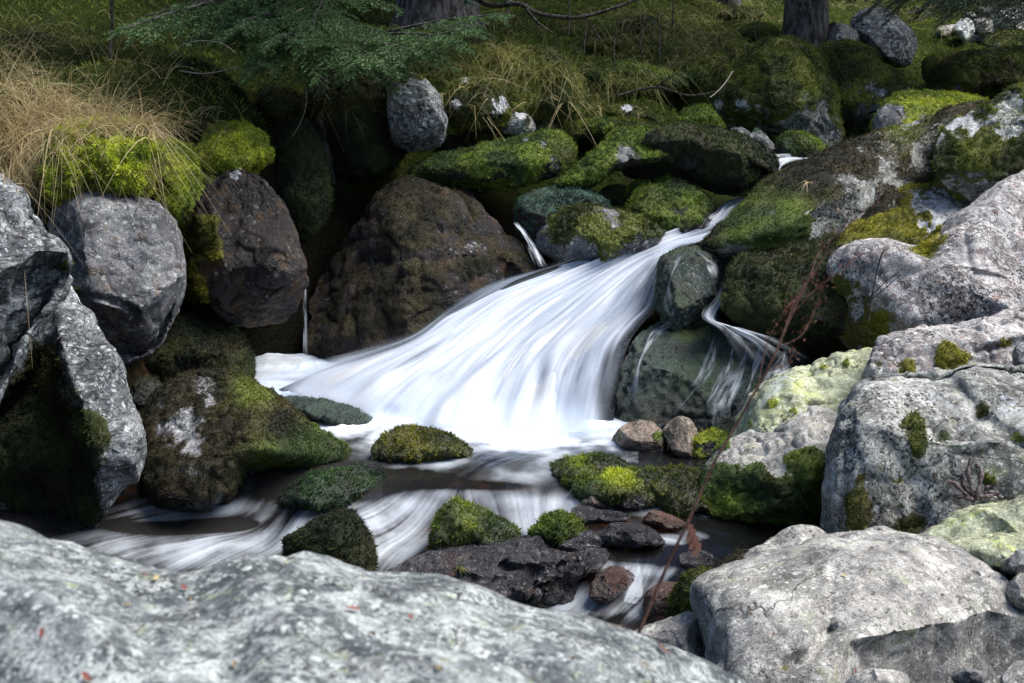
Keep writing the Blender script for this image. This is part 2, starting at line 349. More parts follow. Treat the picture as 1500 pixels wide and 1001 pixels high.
GV = np.stack([q[:, 0], q[:, 1], gz], 1); GFc = gridfaces(len(gy), len(gx))
gn = vnorm(GV, GFc)
bed = ss(0.25, 0.05, gz) * (q[:, 1] < 9.3) * (q[:, 1] > 5.2)
gu, gv, gd = proj(GV)
mg = np.where(q[:, 1] > 10.8, ss(0.9, 1.2, gz), ss(1.25, 1.7, gz)) * ss(0.25, 0.7, gn[:, 2] + 0.3 * pn(GV * 2, 4))
ground = mesh('ground', GV, GFc, M['soil'], attrs={'moss': mg, 'bed': bed}); tag(ground, kind='structure')
gbvh_polys = GFc.tolist(); 

# ---------------------------------------------------------------- rocks
bmi = {}
for sdv in (4, 5, 6, 7):
    bm_ = bmesh.new(); bmesh.ops.create_icosphere(bm_, subdivisions=sdv, radius=1)
    bmi[sdv] = (np.array([v.co[:] for v in bm_.verts]), np.array([[v.index for v in f.verts] for f in bm_.faces])); bm_.free()
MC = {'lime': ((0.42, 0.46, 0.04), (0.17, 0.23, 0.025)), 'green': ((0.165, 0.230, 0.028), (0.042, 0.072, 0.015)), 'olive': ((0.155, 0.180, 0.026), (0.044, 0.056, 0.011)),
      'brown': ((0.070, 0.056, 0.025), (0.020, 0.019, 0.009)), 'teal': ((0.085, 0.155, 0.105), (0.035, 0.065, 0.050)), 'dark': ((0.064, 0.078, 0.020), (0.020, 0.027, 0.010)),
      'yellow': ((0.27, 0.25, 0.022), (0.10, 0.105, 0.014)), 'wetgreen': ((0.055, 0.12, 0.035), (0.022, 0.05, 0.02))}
ROCKV = []; ROCKF = []; rn = [0]; SURF = []
def tufts(name, V, Fc, N, mask, colr, dens, size, parent, origin, seed, maxn=60000, droop=0.35):
    r = np.random.default_rng(seed)
    n = fnorm(V, Fc); A = np.linalg.norm(n, axis=1) / 2; n = n / (2 * A[:, None] + 1e-12)
    c = V[Fc].mean(1); fm = mask[Fc].mean(1); view = np.array([0, 0, H]) - c; view /= np.linalg.norm(view, axis=1)[:, None]
    face = (n * view).sum(1)
    wgt = A * np.clip(fm - 0.35, 0, 1) / 0.65 * np.where(face > -0.15, 1, 0.12)
    tot = wgt.sum() * dens; k = int(min(tot, maxn))
    if k < 15: return None
    idx = r.choice(len(Fc), k, p=wgt / wgt.sum())
    b = r.random((k, 2)); fl = b.sum(1) > 1; b[fl] = 1 - b[fl]
    T = V[Fc[idx]]; P = T[:, 0] + b[:, :1] * (T[:, 1] - T[:, 0]) + b[:, 1:] * (T[:, 2] - T[:, 0])
    nn = n[idx]; cc = colr[Fc[idx, 0]]
    cl = 0.45 + 1.15 * ss(-0.5, 0.6, pn(P * 14, 5) + 0.6 * pn(P * 45, 6))
    Vs = []; Cs = []
    for j in range(3):
        th = r.normal(size=(k, 3)); side = np.cross(nn, th); side /= np.linalg.norm(side, axis=1)[:, None] + 1e-9
        L = size * (0.5 + r.random((k, 1))) * cl[:, None]
        dirn = nn + 0.75 * r.normal(size=(k, 3)) * 0.6 + np.array([0, 0, 0.25 - droop * 0.6]); dirn /= np.linalg.norm(dirn, axis=1)[:, None]
        W = size * 0.22
        Vs.append(np.stack([P - side * W - nn * 0.004, P + side * W - nn * 0.004, P + dirn * L], 1))
        jit = (0.65 + 0.7 * r.random((k, 1))) * cl[:, None]
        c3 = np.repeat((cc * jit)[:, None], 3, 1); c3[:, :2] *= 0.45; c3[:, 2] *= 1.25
        Cs.append(c3)
    Vs = np.concatenate(Vs).reshape(-1, 3); Cs = np.concatenate(Cs).reshape(-1, 3)
    o = mesh(name, Vs, np.arange(len(Vs)).reshape(-1, 3), M['moss'], parent, False, cols={'tint': Cs}, origin=origin)
    return o
def rock(name, label, cat, outline, d, T, mat='grey', moss=0.0, mc='green', lean=0.3, p=2.5, sub=6, cuts=9, rough=1.0, seed=None,
         spots=(), pale=(), creases=(), folds=(), wetz=None, wet=0.0, dens=5200, tsz=0.017, group=None, collide=True, up=0.55, center=None, tints=()):
    rn[0] += 1; sd = rn[0] * 13 + 5 if seed is None else seed
    r = np.random.default_rng(sd)
    B, Fc = bmi[sub]; B = B.copy(); Fc = Fc.copy()
    o = catmull(outline, 360)
    # signed polygon centroid
    x, y = o[:, 0], o[:, 1]; x2, y2 = np.roll(x, -1), np.roll(y, -1); a = x * y2 - x2 * y
    c = np.array([((x + x2) * a).sum(), ((y + y2) * a).sum()]) / (3 * a.sum()) if center is None else np.array(center, float)
    th = np.arctan2(o[:, 1] - c[1], o[:, 0] - c[0]); rad = np.hypot(o[:, 0] - c[0], o[:, 1] - c[1])
    s_ = np.argsort(th); th = th[s_]; rad = rad[s_]
    # local sphere: x right, y down, z towards the camera; random facets
    q = B + 0.0
    for k in range(cuts):
        nn = r.normal(size=3); nn[2] = abs(nn[2]) * 0.8 + 0.35 if k % 3 else -abs(nn[2]); nn /= np.linalg.norm(nn)
        h = r.uniform(0.62, 0.88); t = q @ nn - h
        q = q - nn * (np.maximum(t, 0) * 0.88)[:, None]
    rr = np.hypot(q[:, 0], q[:, 1]); zz = q[:, 2]
    g = (rr ** p + np.abs(zz) ** p + 1e-9) ** (1 / p); l2 = np.sqrt(rr ** 2 + zz ** 2) + 1e-9
    rr = rr * l2 / g; zz = zz * l2 / g
    ta = np.arctan2(q[:, 1], q[:, 0])
    nb = 60; bi = ((ta + np.pi) / (2 * np.pi) * nb).astype(int) % nb
    mx = np.zeros(nb); np.maximum.at(mx, bi, rr); mx = np.maximum(mx, 0.3)
    mx = np.maximum(mx, (np.roll(mx, 1) + np.roll(mx, -1)) / 2)
    ctr = -np.pi + (np.arange(nb) + 0.5) * 2 * np.pi / nb
    rr = rr / np.interp(ta, ctr, mx, period=2 * np.pi); zz = zz / max(zz.max(), 0.5)
    R_ = np.interp(ta, th, rad, period=2 * np.pi) * rr
    u = c[0] + np.cos(ta) * R_; v = c[1] + np.sin(ta) * R_
    px = d / F
    dep = d - zz * T + lean * (c[1] - v) * px
    front = ss(-0.1, 0.5, zz)
    for pts, k in folds:
        sdist = segdist(u, v, pts); dep = dep + front * np.sign(k) * 0.95 * T * (1 - np.exp(-abs(k) * np.maximum(sdist, 0) * px / (0.95 * T)))
    for pts, wd, dp in creases:
        sdist = segdist(u, v, pts); dep = dep + front * dp * np.exp(-(sdist / wd) ** 2)
    V = UVD(u, v, dep)
    size = math.sqrt((o[:, 0].max() - o[:, 0].min()) * (o[:, 1].max() - o[:, 1].min())) * px
    cen = V.mean(0); nr = vnorm(V, Fc)
    if (nr * (V - cen)).sum() < 0: Fc = Fc[:, ::-1]; nr = -nr
    off = r.uniform(-50, 50, 3)
    lo = fbm((V + off) / (size * 0.45), 3, sd % 97)
    hi = fbm((V + off) / (size * 0.11), 4 if sub > 5 else 3, sd % 89)
    rid = 1 - np.abs(fbm((V + off) / (size * 0.22), 2, sd % 83)) * 2
    V = V + nr * (size * rough * (0.028 * lo + 0.014 * hi - 0.022 * np.clip(rid, 0, 1) ** 3))[:, None]
    nr = vnorm(V, Fc)
    ns = fbm((V + off) * 4.5, 3, 31); ns2 = pn((V + off) * 1.4, 77)
    mk = 0.5 + (moss - 0.5) * 2.2 + up * (nr[:, 2] - 0.15) * (1 - abs(moss - 0.5)) + 0.62 * ns + 0.42 * ns2 if moss > 0 else np.full(len(V), -0.4) + 0.25 * ns
    uu, vv, _ = proj(V)
    for (su, sv, sr, sa) in spots:
        mk = mk + sa * np.exp(-(((uu - su) ** 2 + (vv - sv) ** 2) / sr ** 2)) * (1 + 0.5 * ns)
    mk = np.clip(mk, 0, 1)
    pa = np.zeros(len(V)); ns3 = fbm((V + off) * 13, 3, 41) if len(pale) else 0
    for (su, sv, sr, sa) in pale: pa = np.maximum(pa, sa * ss(1.25, 0.6, np.hypot(uu - su, vv - sv) / sr + 0.5 * ns + 0.55 * ns3)) * .9
    mk = mk * (1 - .9 * pa)
    V = V + nr * (ss(0.4, 0.7, mk) * (0.010 + 0.012 * pn(V * 22, 8)))[:, None]
    wt = np.full(len(V), float(wet))
    if wetz is not None: wt = np.maximum(wt, ss(0.10, 0.0, V[:, 2] - wetz + 0.04 * ns))
    c1, c2 = (np.array(t) for t in MC[mc]); tt = ss(-0.5, 0.6, fbm((V + off) * 3, 3, 12))[:, None]; mcol = c2 + (c1 - c2) * tt
    br = ss(0.1, 0.8, pn((V + off) * 2.3, 55))[:, None] * 0.5; mcol = mcol * (1 - br) + np.array([0.075, 0.05, 0.02]) * br * (c1.sum() / 0.24) ** 0.5
    for (su, sv, sr, nm) in tints:
        gt_ = (np.clip(np.exp(-((uu - su) ** 2 + (vv - sv) ** 2) / sr ** 2) * 1.5 * (1 + .6 * ns), 0, 1))[:, None]; k1, k2 = (np.array(t) for t in MC[nm]); mcol = mcol * (1 - gt_) + (k2 + (k1 - k2) * tt) * gt_
    mcol = mcol * (1 - 0.4 * wt[:, None])
    org = np.array([cen[0], cen[1], V[:, 2].min()])
    ob = mesh(name, V, Fc, M[mat], None, True, {'moss': mk, 'pale': pa, 'wet': wt}, {'mosscol': mcol}, origin=org)
    tag(ob, label, cat, group)
    if mk.max() > 0.45 and dens > 0:
        dn = dens * min(1.6, (9.0 / d) ** 1.0)
        tufts('moss', V, Fc, nr, mk, mcol, dn, tsz * (d / 9.0) ** 0.3, ob, org, sd)
    if collide:
        B5 = V; ROCKF.append(Fc + sum(len(x) for x in ROCKV)); ROCKV.append(B5)
    return ob
def ell(u, v, a, b, rot=0, n=10, j=0.1, seed=1):
    r = np.random.default_rng(seed); t = np.linspace(0, 2 * np.pi, n, endpoint=False); k = 1 + j * r.normal(size=n)
    x = a * np.cos(t) * k; y = b * np.sin(t) * k; c, s = math.cos(math.radians(rot)), math.sin(math.radians(rot))
    return [(u + x_ * c - y_ * s, v + x_ * s + y_ * c) for x_, y_ in zip(x, y)]
BO = 'boulder'; ST = 'stone'
# -- foreground
rock('boulder', 'huge pale speckled boulder filling the bottom left foreground, out of focus', BO,
 [(-250,690),(-100,725),(0,757),(60,778),(130,800),(200,820),(262,831),(300,826),(345,808),(390,800),(440,799),(490,812),(560,838),(640,850),(700,862),(760,890),(850,905),(930,925),(1000,955),(1060,985),(1105,1005),(1190,1150),(1100,1400),(500,1500),(-200,1450),(-420,1000)],
 2.25, .78, 'front', sub=7, lean=0.55, p=2.2, rough=0.55, cuts=3, center=(430, 1130))
rock('boulder', 'broad flat-topped cream boulder with a dark hollow under its lower right edge, bottom right', BO,
 [(1018,852),(1050,834),(1100,816),(1160,800),(1200,786),(1280,781),(1350,783),(1400,798),(1450,825),(1478,845),(1500,880),(1570,940),(1600,1050),(1400,1110),(1150,1090),(1045,1020),(1032,960),(1025,920),(1014,880)],
 4.9, 0.55, 'cream', sub=7, lean=1.1, p=2.6, rough=0.5, cuts=4, folds=[([(1195,1120),(1215,1000),(1240,938),(1300,930),(1400,912),(1450,895),(1500,905),(1600,930)], 2.4)],
 creases=[([(1222,830),(1215,870),(1218,920),(1240,926)], 6, 0.02), ([(1150,975),(1190,960),(1215,925)], 8, 0.07), ([(1400,870),(1430,840)], 5, 0.04)],
 pale=[], moss=0, spots=[(1230,926,14,0.9), (1150,980,10,1.0), (1275,975,12,.7), (1300,935,60,.5), (1390,960,60,.5)], mc='olive')
rock('boulder', 'low rounded grey hump just behind the flat cream boulder', BO,
 [(1045,842),(1075,815),(1110,800),(1138,782),(1160,770),(1190,770),(1215,784),(1235,800),(1235,850),(1150,880),(1060,870)], 5.6, 0.35, 'cream', sub=6, lean=0.9, rough=0.6, spots=[(1075,822,26,1.3)], mc='brown')
rock('pebble', 'small white pebble lying behind the flat cream boulder', ST, ell(1287,780,24,10,0,9,.06,3), 5.5, 0.05, 'cream', sub=5, rough=.5)
rock('pebble', 'oval white stone at the bottom edge below the flat cream boulder', ST, ell(1285,1003,50,25,-4,10,.05,4), 4.05, 0.09, 'cream', sub=6, rough=.4)
rock('pebble', 'small grey pebble at the bottom edge in the hollow of the cream boulder', ST, ell(1419,993,24,14,0,10,.05,6), 4.05, 0.06, 'grey', sub=5, rough=.4)
rock('stone', 'pale stone cut by the bottom right corner', ST, ell(1500,1006,38,36,-30,9,.05,8), 4.0, 0.12, 'cream', sub=6, rough=.5)
rock('stone', 'flat grey slab poking out left of the cream boulder, above the foreground boulder', ST,
 [(925,928),(960,912),(1010,896),(1035,900),(1040,965),(990,985),(945,945)], 5.1, 0.2, 'cream', sub=6, lean=1.2)
rock('mossy_stone', 'dark mossy wedge between the stream and the flat cream boulder', ST,
 [(978,905),(988,872),(1003,848),(1030,838),(1060,850),(1040,900),(1010,915)], 5.6, 0.2, 'dark', 0.8, 'olive', sub=6, lean=.5)
rock('boulder', 'grey boulder with a lime green lichen crown at the right edge, above the cream boulder', BO,
 [(1345,788),(1375,765),(1415,743),(1465,737),(1520,722),(1580,740),(1580,830),(1440,830),(1360,810)], 5.7, 0.35, 'lime', sub=6, lean=1.0)
rock('boulder', 'thin pale lichen slab wedged under the lime green boulder at the right edge', BO,
 [(1375,792),(1440,783),(1520,783),(1580,800),(1570,850),(1470,850),(1400,825)], 5.3, 0.3, 'lime', sub=6, lean=1.2, spots=[(1480,800,18,.9)], mc='yellow')
rock('stone', 'grey stone at the right edge under the thin lichen slab', ST, ell(1490,826,36,20,-12,9,.05,11), 5.1, 0.15, 'grey', sub=6)
rock('stone', 'pale stone at the right edge beside the corner of the cream boulder', ST, ell(1508,868,36,30,20,9,.05,12), 5.0, 0.15, 'cream', sub=6)
# -- right bank
rock('boulder', 'massive pale blocky boulder with moss streaks down its front, right side', BO,
 [(1201,770),(1203,720),(1211,660),(1226,615),(1242,585),(1262,561),(1300,551),(1380,547),(1420,537),(1480,540),(1580,556),(1640,680),(1600,820),(1400,850),(1250,830),(1206,800)],
 6.5, 0.6, 'lichen', sub=7, lean=.12, p=4.5, cuts=1, rough=.9, folds=[([(1600,655),(1500,640),(1400,650),(1330,640),(1250,610),(1180,600)], 1.7)],
 creases=[([(1385,545),(1440,610),(1500,650)], 9, .06), ([(1240,600),(1235,700),(1240,790)], 8, .04), ([(1290,640),(1340,700),(1350,760)], 14, .03)],
 spots=[(1258,735,22,1.7),(1262,700,13,1.2),(1335,625,24,1.6),(1345,660,18,1.2),(1310,710,26,1.1),(1258,765,20,1.4),(1340,770,22,1.2),(1440,603,14,1.5),(1440,700,30,.9),(1385,640,16,1.0),(1225,700,12,.8),(1300,785,30,.7),(1490,650,26,1.2)], mc='olive', pale=[(1375,590,26,.8),(1480,590,22,.8)])
rock('boulder', 'pale topped boulder with a black-green mossy underside dipping into the stream', BO,
 [(1027,738),(1035,695),(1060,658),(1100,632),(1150,612),(1200,598),(1250,615),(1250,700),(1225,790),(1180,806),(1120,805),(1060,785),(1034,762)],
 7.3, 0.5, 'cream', 0.42, 'green', sub=7, lean=.75, p=2.5, up=0.0, cuts=5, folds=[([(1030,705),(1090,690),(1140,710),(1250,690)], 1.3)],
 spots=[(1130,760,70,1.6),(1070,740,45,1.4),(1180,675,28,1.0),(1120,640,40,-1.2),(1170,615,40,-1.2),(1075,665,18,-.5),(1060,650,10,1),(1140,690,16,-1.3),(1185,750,50,1.4)], tsz=.014)
rock('boulder', 'yellow-green lichened boulder sloping to the stream above the mossy underside boulder', BO,
 [(1070,648),(1083,600),(1110,568),(1150,545),(1200,522),(1275,507),(1320,520),(1340,600),(1240,670),(1110,672)],
 7.9, 0.45, 'lime', sub=7, lean=.8, p=2.6, spots=[(1132,590,9,1.6),(1163,606,11,1.6),(1205,534,8,1.5),(1200,600,9,1.6),(1182,622,8,1.5),(1100,620,8,1.2),(1240,533,7,1.2)], mc='lime', pale=[(1180,615,25,.7)])
rock('boulder', 'pinkish low boulder with a mossy crack, resting against the right edge', BO,
 [(1268,560),(1280,512),(1300,490),(1370,478),(1450,463),(1520,454),(1600,500),(1580,590),(1400,600),(1290,590)], 7.5, .4, 'pink', sub=7, lean=.6, p=3.6, cuts=14,
 creases=[([(1430,515),(1500,497)], 5, .06)], spots=[(1390,520,26,1.3),(1330,540,22,1.1),(1470,500,14,1.2),(1440,520,16,1.0),(1400,535,20,1.2),(1285,535,12,1.4)], mc='yellow')
rock('stone', 'narrow dark stone upright at the right edge beside the pinkish boulder', ST, ell(1500,525,17,26,10,9,.05,14), 7.0, .12, 'grey', sub=6)
rock('boulder', 'large pale pink and white boulder freckled with black lichen, upper right edge', BO,
 [(1228,500),(1212,450),(1214,400),(1235,362),(1290,356),(1340,362),(1375,335),(1400,312),(1440,285),(1500,254),(1620,210),(1700,400),(1640,540),(1400,545),(1280,530)],
 8.7, .6, 'pink', sub=7, lean=.75, p=4, cuts=16, rough=.8, spots=[(1355,352,30,2.0),(1270,480,45,1.5),(1235,450,30,1.2),(1240,400,30,.8),(1330,395,8,.8)], mc='yellow', pale=[(1300,372,45,.5),(1260,395,40,.5)])
rock('boulder', 'long diagonal boulder of brown moss and pale plates running down to the cascade', BO,
 [(1028,366),(1045,343),(1088,297),(1130,262),(1180,237),(1250,207),(1300,187),(1360,170),(1410,152),(1470,150),(1520,200),(1520,300),(1430,345),(1300,375),(1200,392),(1100,385)],
 10.0, .6, 'lichen', .60, 'brown', sub=7, lean=.95, p=3.2, cuts=12, rough=.6, folds=[([(1060,368),(1150,330),(1260,275),(1340,215),(1400,190)], 2.0),([(1180,385),(1250,330),(1300,280),(1380,270),(1420,280)], -2.0)],
 pale=[(1310,218,34,.9),(1350,190,30,.7),(1270,225,16,.6),(1400,175,20,.6),(1205,300,14,.5),(1130,315,16,.5)], spots=[(1160,350,50,.6),(1300,300,50,-.2),(1090,310,30,.5),(1240,290,40,-.4),(1350,240,40,-.3)], tints=[(1150,340,50,'green'),(1090,330,40,'green'),(1330,180,30,'olive')], tsz=.014)
rock('boulder', 'pale lichen plated ledge between the diagonal boulder and the pink and white boulder', BO,
 [(1225,372),(1250,330),(1290,290),(1340,262),(1420,262),(1480,290),(1460,330),(1400,365),(1300,385)], 9.6, .4, 'pink', .5, 'yellow', sub=7, lean=1.5, p=2.4,
 pale=[(1400,300,30,1),(1420,320,30,.9),(1350,300,20,.8),(1375,330,30,.9)], spots=[(1260,340,50,.7),(1300,280,50,.6)], tsz=.014)
rock('boulder', 'steep dark olive block above the diagonal boulder at the right edge, white patched on top', BO,
 [(1368,250),(1375,205),(1395,178),(1430,155),(1465,138),(1520,118),(1620,100),(1660,250),(1600,320),(1480,305),(1410,292)],
 9.7, .6, 'lichen', .62, 'olive', sub=7, lean=.55, p=3.0, folds=[([(1370,205),(1410,180),(1500,185),(1600,180)], .0)], pale=[(1420,180,24,1),(1480,170,36,.8),(1395,185,18,.9)], spots=[(1480,145,26,.8)])
rock('mossy_boulder', 'dark boulder coated in short black-green moss left of the pink and white boulder', BO,
 [(1058,445),(1064,402),(1086,378),(1140,364),(1220,362),(1290,390),(1330,440),(1310,510),(1260,525),(1190,522),(1130,500),(1075,472)],
 9.0, .5, 'brown', .62, 'dark', sub=7, lean=.3, p=2.6, folds=[([(1080,395),(1160,380),(1260,385)], .0)], spots=[(1120,400,60,.8),(1220,440,40,-.5),(1180,380,60,.6)])
# -- rocks washed by the fall
rock('wet_boulder', 'rounded wet green boulder splitting the cascade from its thin side stream', BO,
 [(963,410),(972,378),(1008,365),(1050,370),(1064,390),(1055,430),(1040,470),(990,485),(962,455)], 9.35, .35, 'teal', .6, 'wetgreen', sub=6, lean=.5, wet=.3, p=2.5, dens=2500, tsz=.01, spots=[(1035,420,22,-1.0)])
rock('wet_boulder', 'big dark green wet boulder with water glinting over it, right foot of the cascade', BO,
 [(898,620),(905,570),(915,520),(935,490),(970,470),(1030,470),(1090,490),(1150,508),(1195,528),(1185,570),(1120,640),(1060,690),(950,690),(900,660)],
 8.95, .55, 'teal', .55, 'teal', sub=7, lean=.7, p=2.4, cuts=14, wet=.3, rough=.9, dens=2200, tsz=.010, spots=[(1020,478,18,1.2),(1000,570,60,.3),(1140,530,40,-.8),(1090,570,40,-.5)], pale=[(1130,560,40,.5),(950,520,18,.45),(1100,510,30,.5)], tints=[(1010,480,20,'green'),(1030,560,40,'wetgreen')])  # pale patches paint the water film and its glints into the stone colour
rock('stone', 'rounded grey-brown stone standing in the water at the right foot of the cascade', ST,
 [(895,652),(905,630),(925,617),(950,616),(968,628),(978,655),(960,675),(910,670)], dz(660,0)+.1, .16, 'tan', sub=6, wetz=.0, spots=[(905,640,12,1.2),(965,640,13,1.1)], mc='green', rough=.6)
rock('stone', 'tan block of stone leaning beside the rounded stone at the cascade foot', ST,
 [(972,632),(985,613),(1000,608),(1013,616),(1024,640),(1020,672),(992,670)], dz(668,0)+.1, .14, 'tan', sub=6, p=3, wetz=.0, rough=.6, cuts=8)
rock('stone', 'small grey stone with bright moss, right of the tan block', ST,
 [(1010,675),(1018,645),(1038,632),(1058,636),(1070,655),(1060,680)], dz(670,0)+.1, .14, 'grey', .5, 'lime', sub=6, wetz=.0)
rock('mossy_stone', 'left lobe of the low moss covered rocks in the middle of the pool', ST,
 [(806,692),(820,676),(860,668),(900,670),(918,685),(905,718),(860,725),(822,708)], dz(710,0)+.15, .25, 'wet', .85, 'green', sub=6, wetz=-.03, lean=1.0, spots=[(820,695,14,-.7)], tints=[(850,680,16,'lime'),(880,690,14,'olive')])
rock('mossy_stone', 'front lobe of the low mossy rocks in the pool, flecked with red', ST,
 [(838,712),(875,697),(935,690),(972,706),(985,730),(955,746),(900,746),(850,735)], dz(740,-.02)+.15, .22, 'rust', .85, 'green', sub=6, wetz=-.05, lean=.9, spots=[(872,715,10,-1.2),(945,710,8,-1.2)], tints=[(905,700,22,'lime')])
rock('mossy_stone', 'long right lobe of the low mossy rocks reaching the pale topped boulder', ST,
 [(905,700),(920,689),(965,686),(1025,691),(1048,715),(1040,748),(980,750),(940,735)], dz(742,-.02)+.2, .25, 'wet', .8, 'olive', sub=6, wetz=-.03, lean=1.0)
# -- pebbles and stones of the outflow
rock('pebble', 'grey-brown pebble between the low mossy rocks and the flat black stone', ST, ell(871,735,22,13,5,9,.06,21), dz(745,-.03)+.05, .08, 'tan', sub=5, wet=.4)
rock('pebble', 'round black shiny pebble below the low mossy rocks', ST, ell(933,737,27,14,5,10,.05,22), dz(750,-.04)+.05, .1, 'wet', sub=6, wet=.5, rough=.3)
rock('pebble', 'long flat black stone lying in the outflow under the grey-brown pebble', ST, [(836,748),(850,740),(880,746),(915,752),(920,762),(880,768),(850,765)], dz(766,-.05)+.05, .1, 'wet', sub=6, wet=.6, lean=.8)
rock('pebble', 'reddish pink wedge of stone in the brown shallows', ST, [(940,765),(948,752),(965,748),(990,757),(1006,768),(995,774),(960,774)], dz(770,-.05)+.03, .08, 'rust', sub=6, lean=.6)
rock('mossy_stone', 'small dark green mossy stone above the long wet boulder', ST, [(776,785),(790,765),(812,752),(832,755),(852,770),(858,785),(835,800),(795,805)], dz(795,-.1)+.1, .14, 'dark', .85, 'green', sub=6, lean=.5)
rock('stone', 'brown wet stone tucked right of the small dark mossy stone', ST, [(815,795),(838,780),(862,776),(885,785),(892,800),(860,812),(825,808)], dz(802,-.1)+.1, .12, 'wet', sub=6, wet=.3, lean=.6, mc='brown', spots=[(835,785,15,1)])
rock('stone', 'oval grey wet stone with shiny ripples, right of the brown wet stone', ST, [(878,790),(885,773),(905,765),(940,768),(965,782),(976,798),(950,803),(900,803)], dz(800,-.1)+.08, .14, 'wet', sub=6, wet=.2, lean=.5, cuts=8)
rock('stone', 'dark oval wet stone beside the dry flower stalk, near the mossy underside boulder', ST, [(988,825),(998,810),(1030,806),(1048,815),(1054,830),(1030,838),(1000,836)], dz(834,-.16)+.08, .12, 'wet', sub=6, wet=.3, lean=.4)
rock('stone', 'rounded red-brown rock drowned under the lower cascade', ST, [(862,875),(868,848),(890,832),(915,830),(932,842),(915,865),(890,885)], dz(880,-.24)+.12, .15, 'rust', sub=6, wet=.6, lean=.6)
rock('stone', 'purple-brown stone where the dry stalk crosses the lower cascade', ST, [(940,890),(946,868),(965,854),(990,853),(1005,868),(1003,892),(975,902),(950,900)], dz(896,-.24)+.1, .14, 'rust', sub=6, wet=.3, lean=.3)
rock('boulder', 'long low wet purple boulder behind the foreground boulder', BO,
 [(565,845),(620,815),(680,800),(740,790),(790,783),(830,796),(870,802),(905,797),(918,815),(900,838),(862,852),(840,880),(790,900),(740,895),(690,890),(610,880)],
 dz(862,-.2)+.12, .3, 'wet', sub=7, lean=.9, p=2.4, cuts=9, wet=0.1, rough=1.4, creases=[([(740,830),(800,840),(870,815)], 7, .05),([(640,830),(700,850),(780,850)], 6, .03)], mc='dark', spots=[(675,830,12,1.3),(770,845,9,1)])
rock('mossy_stone', 'bright green topped mossy rock dividing the lower rapids', ST,
 [(630,792),(640,760),(652,738),(668,734),(700,744),(726,760),(750,770),(760,788),(740,806),(680,812),(640,806)], dz(802,-.11)+.12, .22, 'wet', .78, 'green', sub=6, lean=.4, wetz=-.1, spots=[(680,755,25,.8),(655,735,8,-1.5)], tints=[(682,755,22,'lime')])
rock('mossy_stone', 'dark triangular mossy rock left of the rapids, rising behind the foreground boulder', ST,
 [(412,798),(440,775),(480,756),(505,749),(524,765),(540,795),(549,828),(530,860),(470,870),(430,840)], dz(845,-.16)+.12, .25, 'dark', .8, 'dark', sub=6, lean=.3)
rock('mossy_stone', 'low green mossy rock with water sliding past both sides, left of the pool outlet', ST,
 [(405,738),(440,706),(490,690),(530,687),(560,697),(569,712),(550,726),(500,745),(440,755)], dz(735,-.02)+.2, .25, 'wet', .8, 'wetgreen', sub=6, lean=1.0, wetz=-.03)
rock('mossy_stone', 'oval olive moss covered rock alone in the pool before the cascade', ST,
 [(546,662),(560,640),(590,629),(630,630),(665,644),(690,660),(683,672),(620,678),(565,675)], dz(672,0)+.15, .25, 'wet', .92, 'olive', sub=6, lean=.7, wetz=-.01, spots=[(600,640,30,.5)], tints=[(605,638,30,'yellow')])
rock('boulder', 'large brown mossy boulder with blue-grey bare patches, left bank of the pool', BO,
 [(198,650),(212,595),(240,560),(285,544),(330,546),(370,560),(410,585),(440,612),(480,640),(513,664),(505,684),(440,697),(390,715),(350,740),(280,750),(225,740),(205,700)],
 dz(725,-.05)+.45, .6, 'grey', .66, 'brown', sub=7, lean=.7, p=2.3, pale=[(268,625,30,1),(300,565,18,.8),(240,595,10,.7),(308,590,10,.7)], spots=[(460,660,50,.6),(400,590,50,.2)], tints=[(470,655,38,'green'),(410,690,40,'green'),(370,570,30,'olive')], wetz=-.03, dens=8000, tsz=.013)
rock('stone', 'small dark rough stone behind the brown mossy boulder, nearer the standing slab', ST, [(186,590),(192,566),(212,556),(236,562),(240,590),(215,605)], 8.6, .2, 'dark', .3, 'dark', sub=6, lean=.5)
rock('stone', 'small dark stone squeezed low between the standing slab and the brown mossy boulder', ST, [(200,650),(203,615),(218,603),(232,615),(230,655),(215,670)], 8.1, .15, 'grey', sub=6)
rock('mossy_stone', 'low dark teal rock under the left edge of the white water', ST, [(405,596),(430,583),(480,588),(520,600),(545,618),(500,630),(440,618)], dz(615,0)+.15, .3, 'teal', .7, 'teal', sub=6, lean=1.2, wet=.3, dens=3000, tsz=.01)
# -- left bank
rock('boulder', 'tall standing slab with a pale lichened face and left side darkened with painted shade and moss, left of the pool', BO,
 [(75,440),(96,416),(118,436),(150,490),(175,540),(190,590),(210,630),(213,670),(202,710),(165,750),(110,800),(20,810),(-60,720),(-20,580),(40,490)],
 7.4, .5, 'stripe', sub=7, lean=.2, p=2.6, cuts=5, folds=[([(70,400),(90,500),(115,580),(140,660),(150,760)], 4)], spots=[(50,600,70,1.5),(70,700,60,1.6),(20,700,80,1.6),(100,740,50,1.3),(60,520,30,1.1),(140,560,12,.5),(100,640,50,1.0),(185,690,22,.7),(120,480,8,.6),(150,640,10,.8)], mc='dark', pale=[(120,500,20,.6),(150,560,18,.6)])  # dark moss spots also paint the left face's shade into the colour
rock('boulder', 'big pale boulder jutting in from the left edge with a dark banded underside', BO,
 [(-80,225),(0,249),(30,272),(58,315),(70,338),(94,352),(104,378),(99,410),(72,452),(40,492),(12,555),(-30,640),(-140,640),(-190,400)],
 6.5, .5, 'stripe', sub=7, lean=.3, p=2.5, cuts=5, folds=[([(-100,440),(0,400),(60,368),(104,372)], 3.5)], creases=[([(66,335),(60,380),(30,430)], 6, .05)], spots=[(95,385,13,1.5),(70,345,5,.7)], mc='olive')
